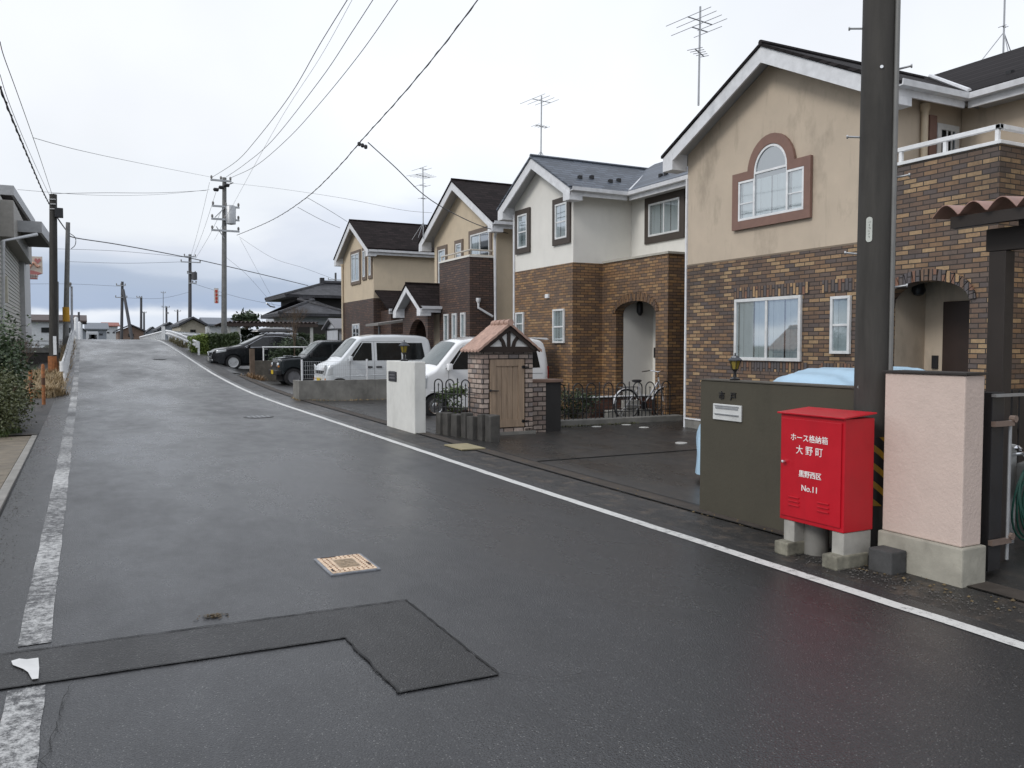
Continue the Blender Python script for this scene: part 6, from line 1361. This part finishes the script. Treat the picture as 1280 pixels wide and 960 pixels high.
# left bundle
L0=(-1.5,6)
wire('thick lashed cable bundle coming in from the upper left corner',[(0,108),(6,125),(20,160),(38,203),(54,240),(66,263)],L0,(p1.x,36),.018,None,name='telephone_cable',twist=True)
wire('thin wire above the lashed bundle at the upper left',[(0,52),(5,71),(20,112),(41,171),(55,212),(65,243)],(-1.3,6),(p1.x,36),.008)
wire('second thin wire close to the lashed bundle at the upper left',[(0,93),(10,125),(28,170),(48,215),(63,247)],(-1.4,6),(p1.x,36),.006)
wire('cable between the two left poles',[(67,264),(75,277),(85,291)],(p1.x,36),(p2.x,52),.035); wire('cable from the second left pole to the street pole and on to the tiled house',[(86,291),(93,297),(150,306),(230,321),(280,332),(340,346),(385,357)],(p2.x,52),(14,70),.03)
wire('cable loop hanging at the second left pole',[(86,291),(94,297),(94,306),(89,311)],(p2.x,52),(p2.x+1,52.2),.02)
wire('faint long wire from the upper left across to the top of the street pole',[(41,172),(100,188),(180,205),(262,221)],(-1.1,20),AX,.006); wire('level wire from the dark left pole to the street pole',[(66,242),(130,241),(200,241),(258,238)],(p1.x,36),MP,.01); wire('lower level wire crossing to the street pole',[(22,237),(120,244),(200,243),(262,237)],(-1.6,33),MP,.006)
for i,(y0,y1,Yf) in enumerate(((312,330,95),(328,330,100),(356,368,120),(370,352,125))):
    wire(['level far wire across the cloud bank at sign height','level far wire just under the first','low far wire from the left to the leaning pair','low far wire dipping between the far poles'][i],[((70,311),(150,314),(237,322)),((85,327),(160,329),(237,327)),((30,355),(90,355),(152,358)),((153,372),(200,373),(237,365))][i],(-15,Yf),(40,Yf+1),.018)
for i,(a,b) in enumerate((((262,228),(238,322)),((270,240),(241,322)),((283,250),(244,324)))): wire(['steep wire','middle steep wire','right steep wire'][i]+' dropping from the street pole to the tall far pole',[a,((a[0]*.45+b[0]*.55),(a[1]*.45+b[1]*.55)+4),b],MP,(p3_.x,85),.009)
wire('wire leaving the tall far pole to the right behind the street pole',[(240,354),(300,372),(360,384)],(p3_.x,85),(30,86),.014)
# small road details: round cover, cracks
for x,y,r_,lb in ((3.35,18.6,.32,'round dark manhole cover in the road near the low concrete wall'),(3.2,43,.32,'round dark manhole cover far up the slope')):
    z=zr(y)+.004; t=thing('manhole_cover',lb,'manhole',(x,y,z)); MB().lathe([(r_,z-.02),(r_,z+.003),(r_*.9,z+.005)],(x,y,0),28).build('rim',M('dark iron',(.03,.03,.032),.45,.4),t)
    k=MB()
    for i in range(5):
        for j in range(5):
            u,v=(i-2)*.1,(j-2)*.1
            if u*u+v*v<.07: k.box(x+u-.03,x+u+.03,y+v-.03,y+v+.03,z+.0052,z+.009)
    k.build('studs',STEEL,t)
def crack(pts,w_,seed):
    random.seed(seed); P=[]
    for (a,b),(c,d) in zip(pts,pts[1:]):
        n=max(2,int(math.hypot(c-a,d-b)/.05))
        for i in range(n): t=i/n; P.append(Vector((a+(c-a)*t+random.gauss(0,.008),b+(d-b)*t+random.gauss(0,.008),0)))
    rows=[]
    for i,p in enumerate(P):
        d=(P[min(i+1,len(P)-1)]-P[max(i-1,0)]).normalized(); s=Vector((-d.y,d.x,0))*w_*random.uniform(.3,1); z=Vector((0,0,zr(p.y)+.0135)); rows.append([p+s+z,p-s+z])
    tag(MB().grid(rows).build('road_crack',SE,recalc=False),kind='structure')
crack([(1.81,3.66),(2.0,3.5),(2.35,3.42)],.003,1); crack([(-.1,4.5),(-.2,3.2),(-.15,2)],.003,2); crack([(4.9,3.2),(4.95,5.5),(4.88,8.5),(5.0,12)],.004,3); crack([(5.0,2.6),(5.25,3.3)],.003,5)
# dirt, pebbles and weeds gathered along wall feet and gutters
def debris(label,segs,n,seed,mat,s0,s1,sp):
    random.seed(seed); k=MB()
    for i in range(n):
        a,b=random.choice(segs); t=random.random(); x=a[0]+(b[0]-a[0])*t+random.gauss(0,sp); y=a[1]+(b[1]-a[1])*t+random.gauss(0,sp); s=random.uniform(s0,s1)
        z=(zr(y)+.004 if x<5.32 else gz(x,y)+.036); u=random.uniform(0,6.28); V=[]
        for q in range(5): V.append((x+s*math.cos(u+q*1.257)*random.uniform(.7,1.2),y+s*math.sin(u+q*1.257)*random.uniform(.7,1.2),z))
        V.append((x,y,z+s*random.uniform(.4,.9))); k.add(V,[(q,(q+1)%5,5) for q in range(5)])
    tag(k.build('gravel',mat,recalc=False),label,'gravel',kind='stuff')
debris('scattered pebbles and grit along the right verge',[((5.1,2.5),(5.05,14)),((4.8,3),(4.9,20)),((5.3,6.6),(5.35,13)),((4.95,3.2),(5.0,4.7))],1800,1,M('grit',(.075,.07,.065),.8,var=.6,scale=40),.003,.009,.09)
debris('small fallen leaves on the verge near the red cabinet',[((5.2,2.4),(5.1,4.2)),((5.3,4.6),(5.35,6.5)),((5.4,7),(5.5,12))],110,2,M('fallen leaf bits',(.11,.08,.04),.8,var=.6,scale=40),.008,.018,.06)
debris('grit along the left kerb and line',[((-.6,2),(-.6,17)),((-.7,2),(-.68,16))],900,3,MT['grit'],.003,.008,.05)
grass('grass','tiny weeds at the foot of the pink pillar and olive wall',[((5.25,3.5),(5.25,4.2)),((5.43,4.7),(5.43,6.5)),((5.0,3.4),(5.2,3.3))],420,.035,MT['moss and weeds'] if 'moss and weeds' in MT else GRN,14,.012)
grass('grass','weeds at the foot of the white gatepost and basalt stones',[((5.26,14.1),(5.26,15.7)),((5.64,14.0),(5.95,12.6)),((6.2,13.28),(6.22,14.1))],500,.06,GRN,15,.02)
grass('dry_grass','brown weeds at the foot of the low stained concrete wall',[((5.25,23.15),(5.3,24)),((5.3,23.15),(8,23.15))],500,.1,DRY,16,.03)
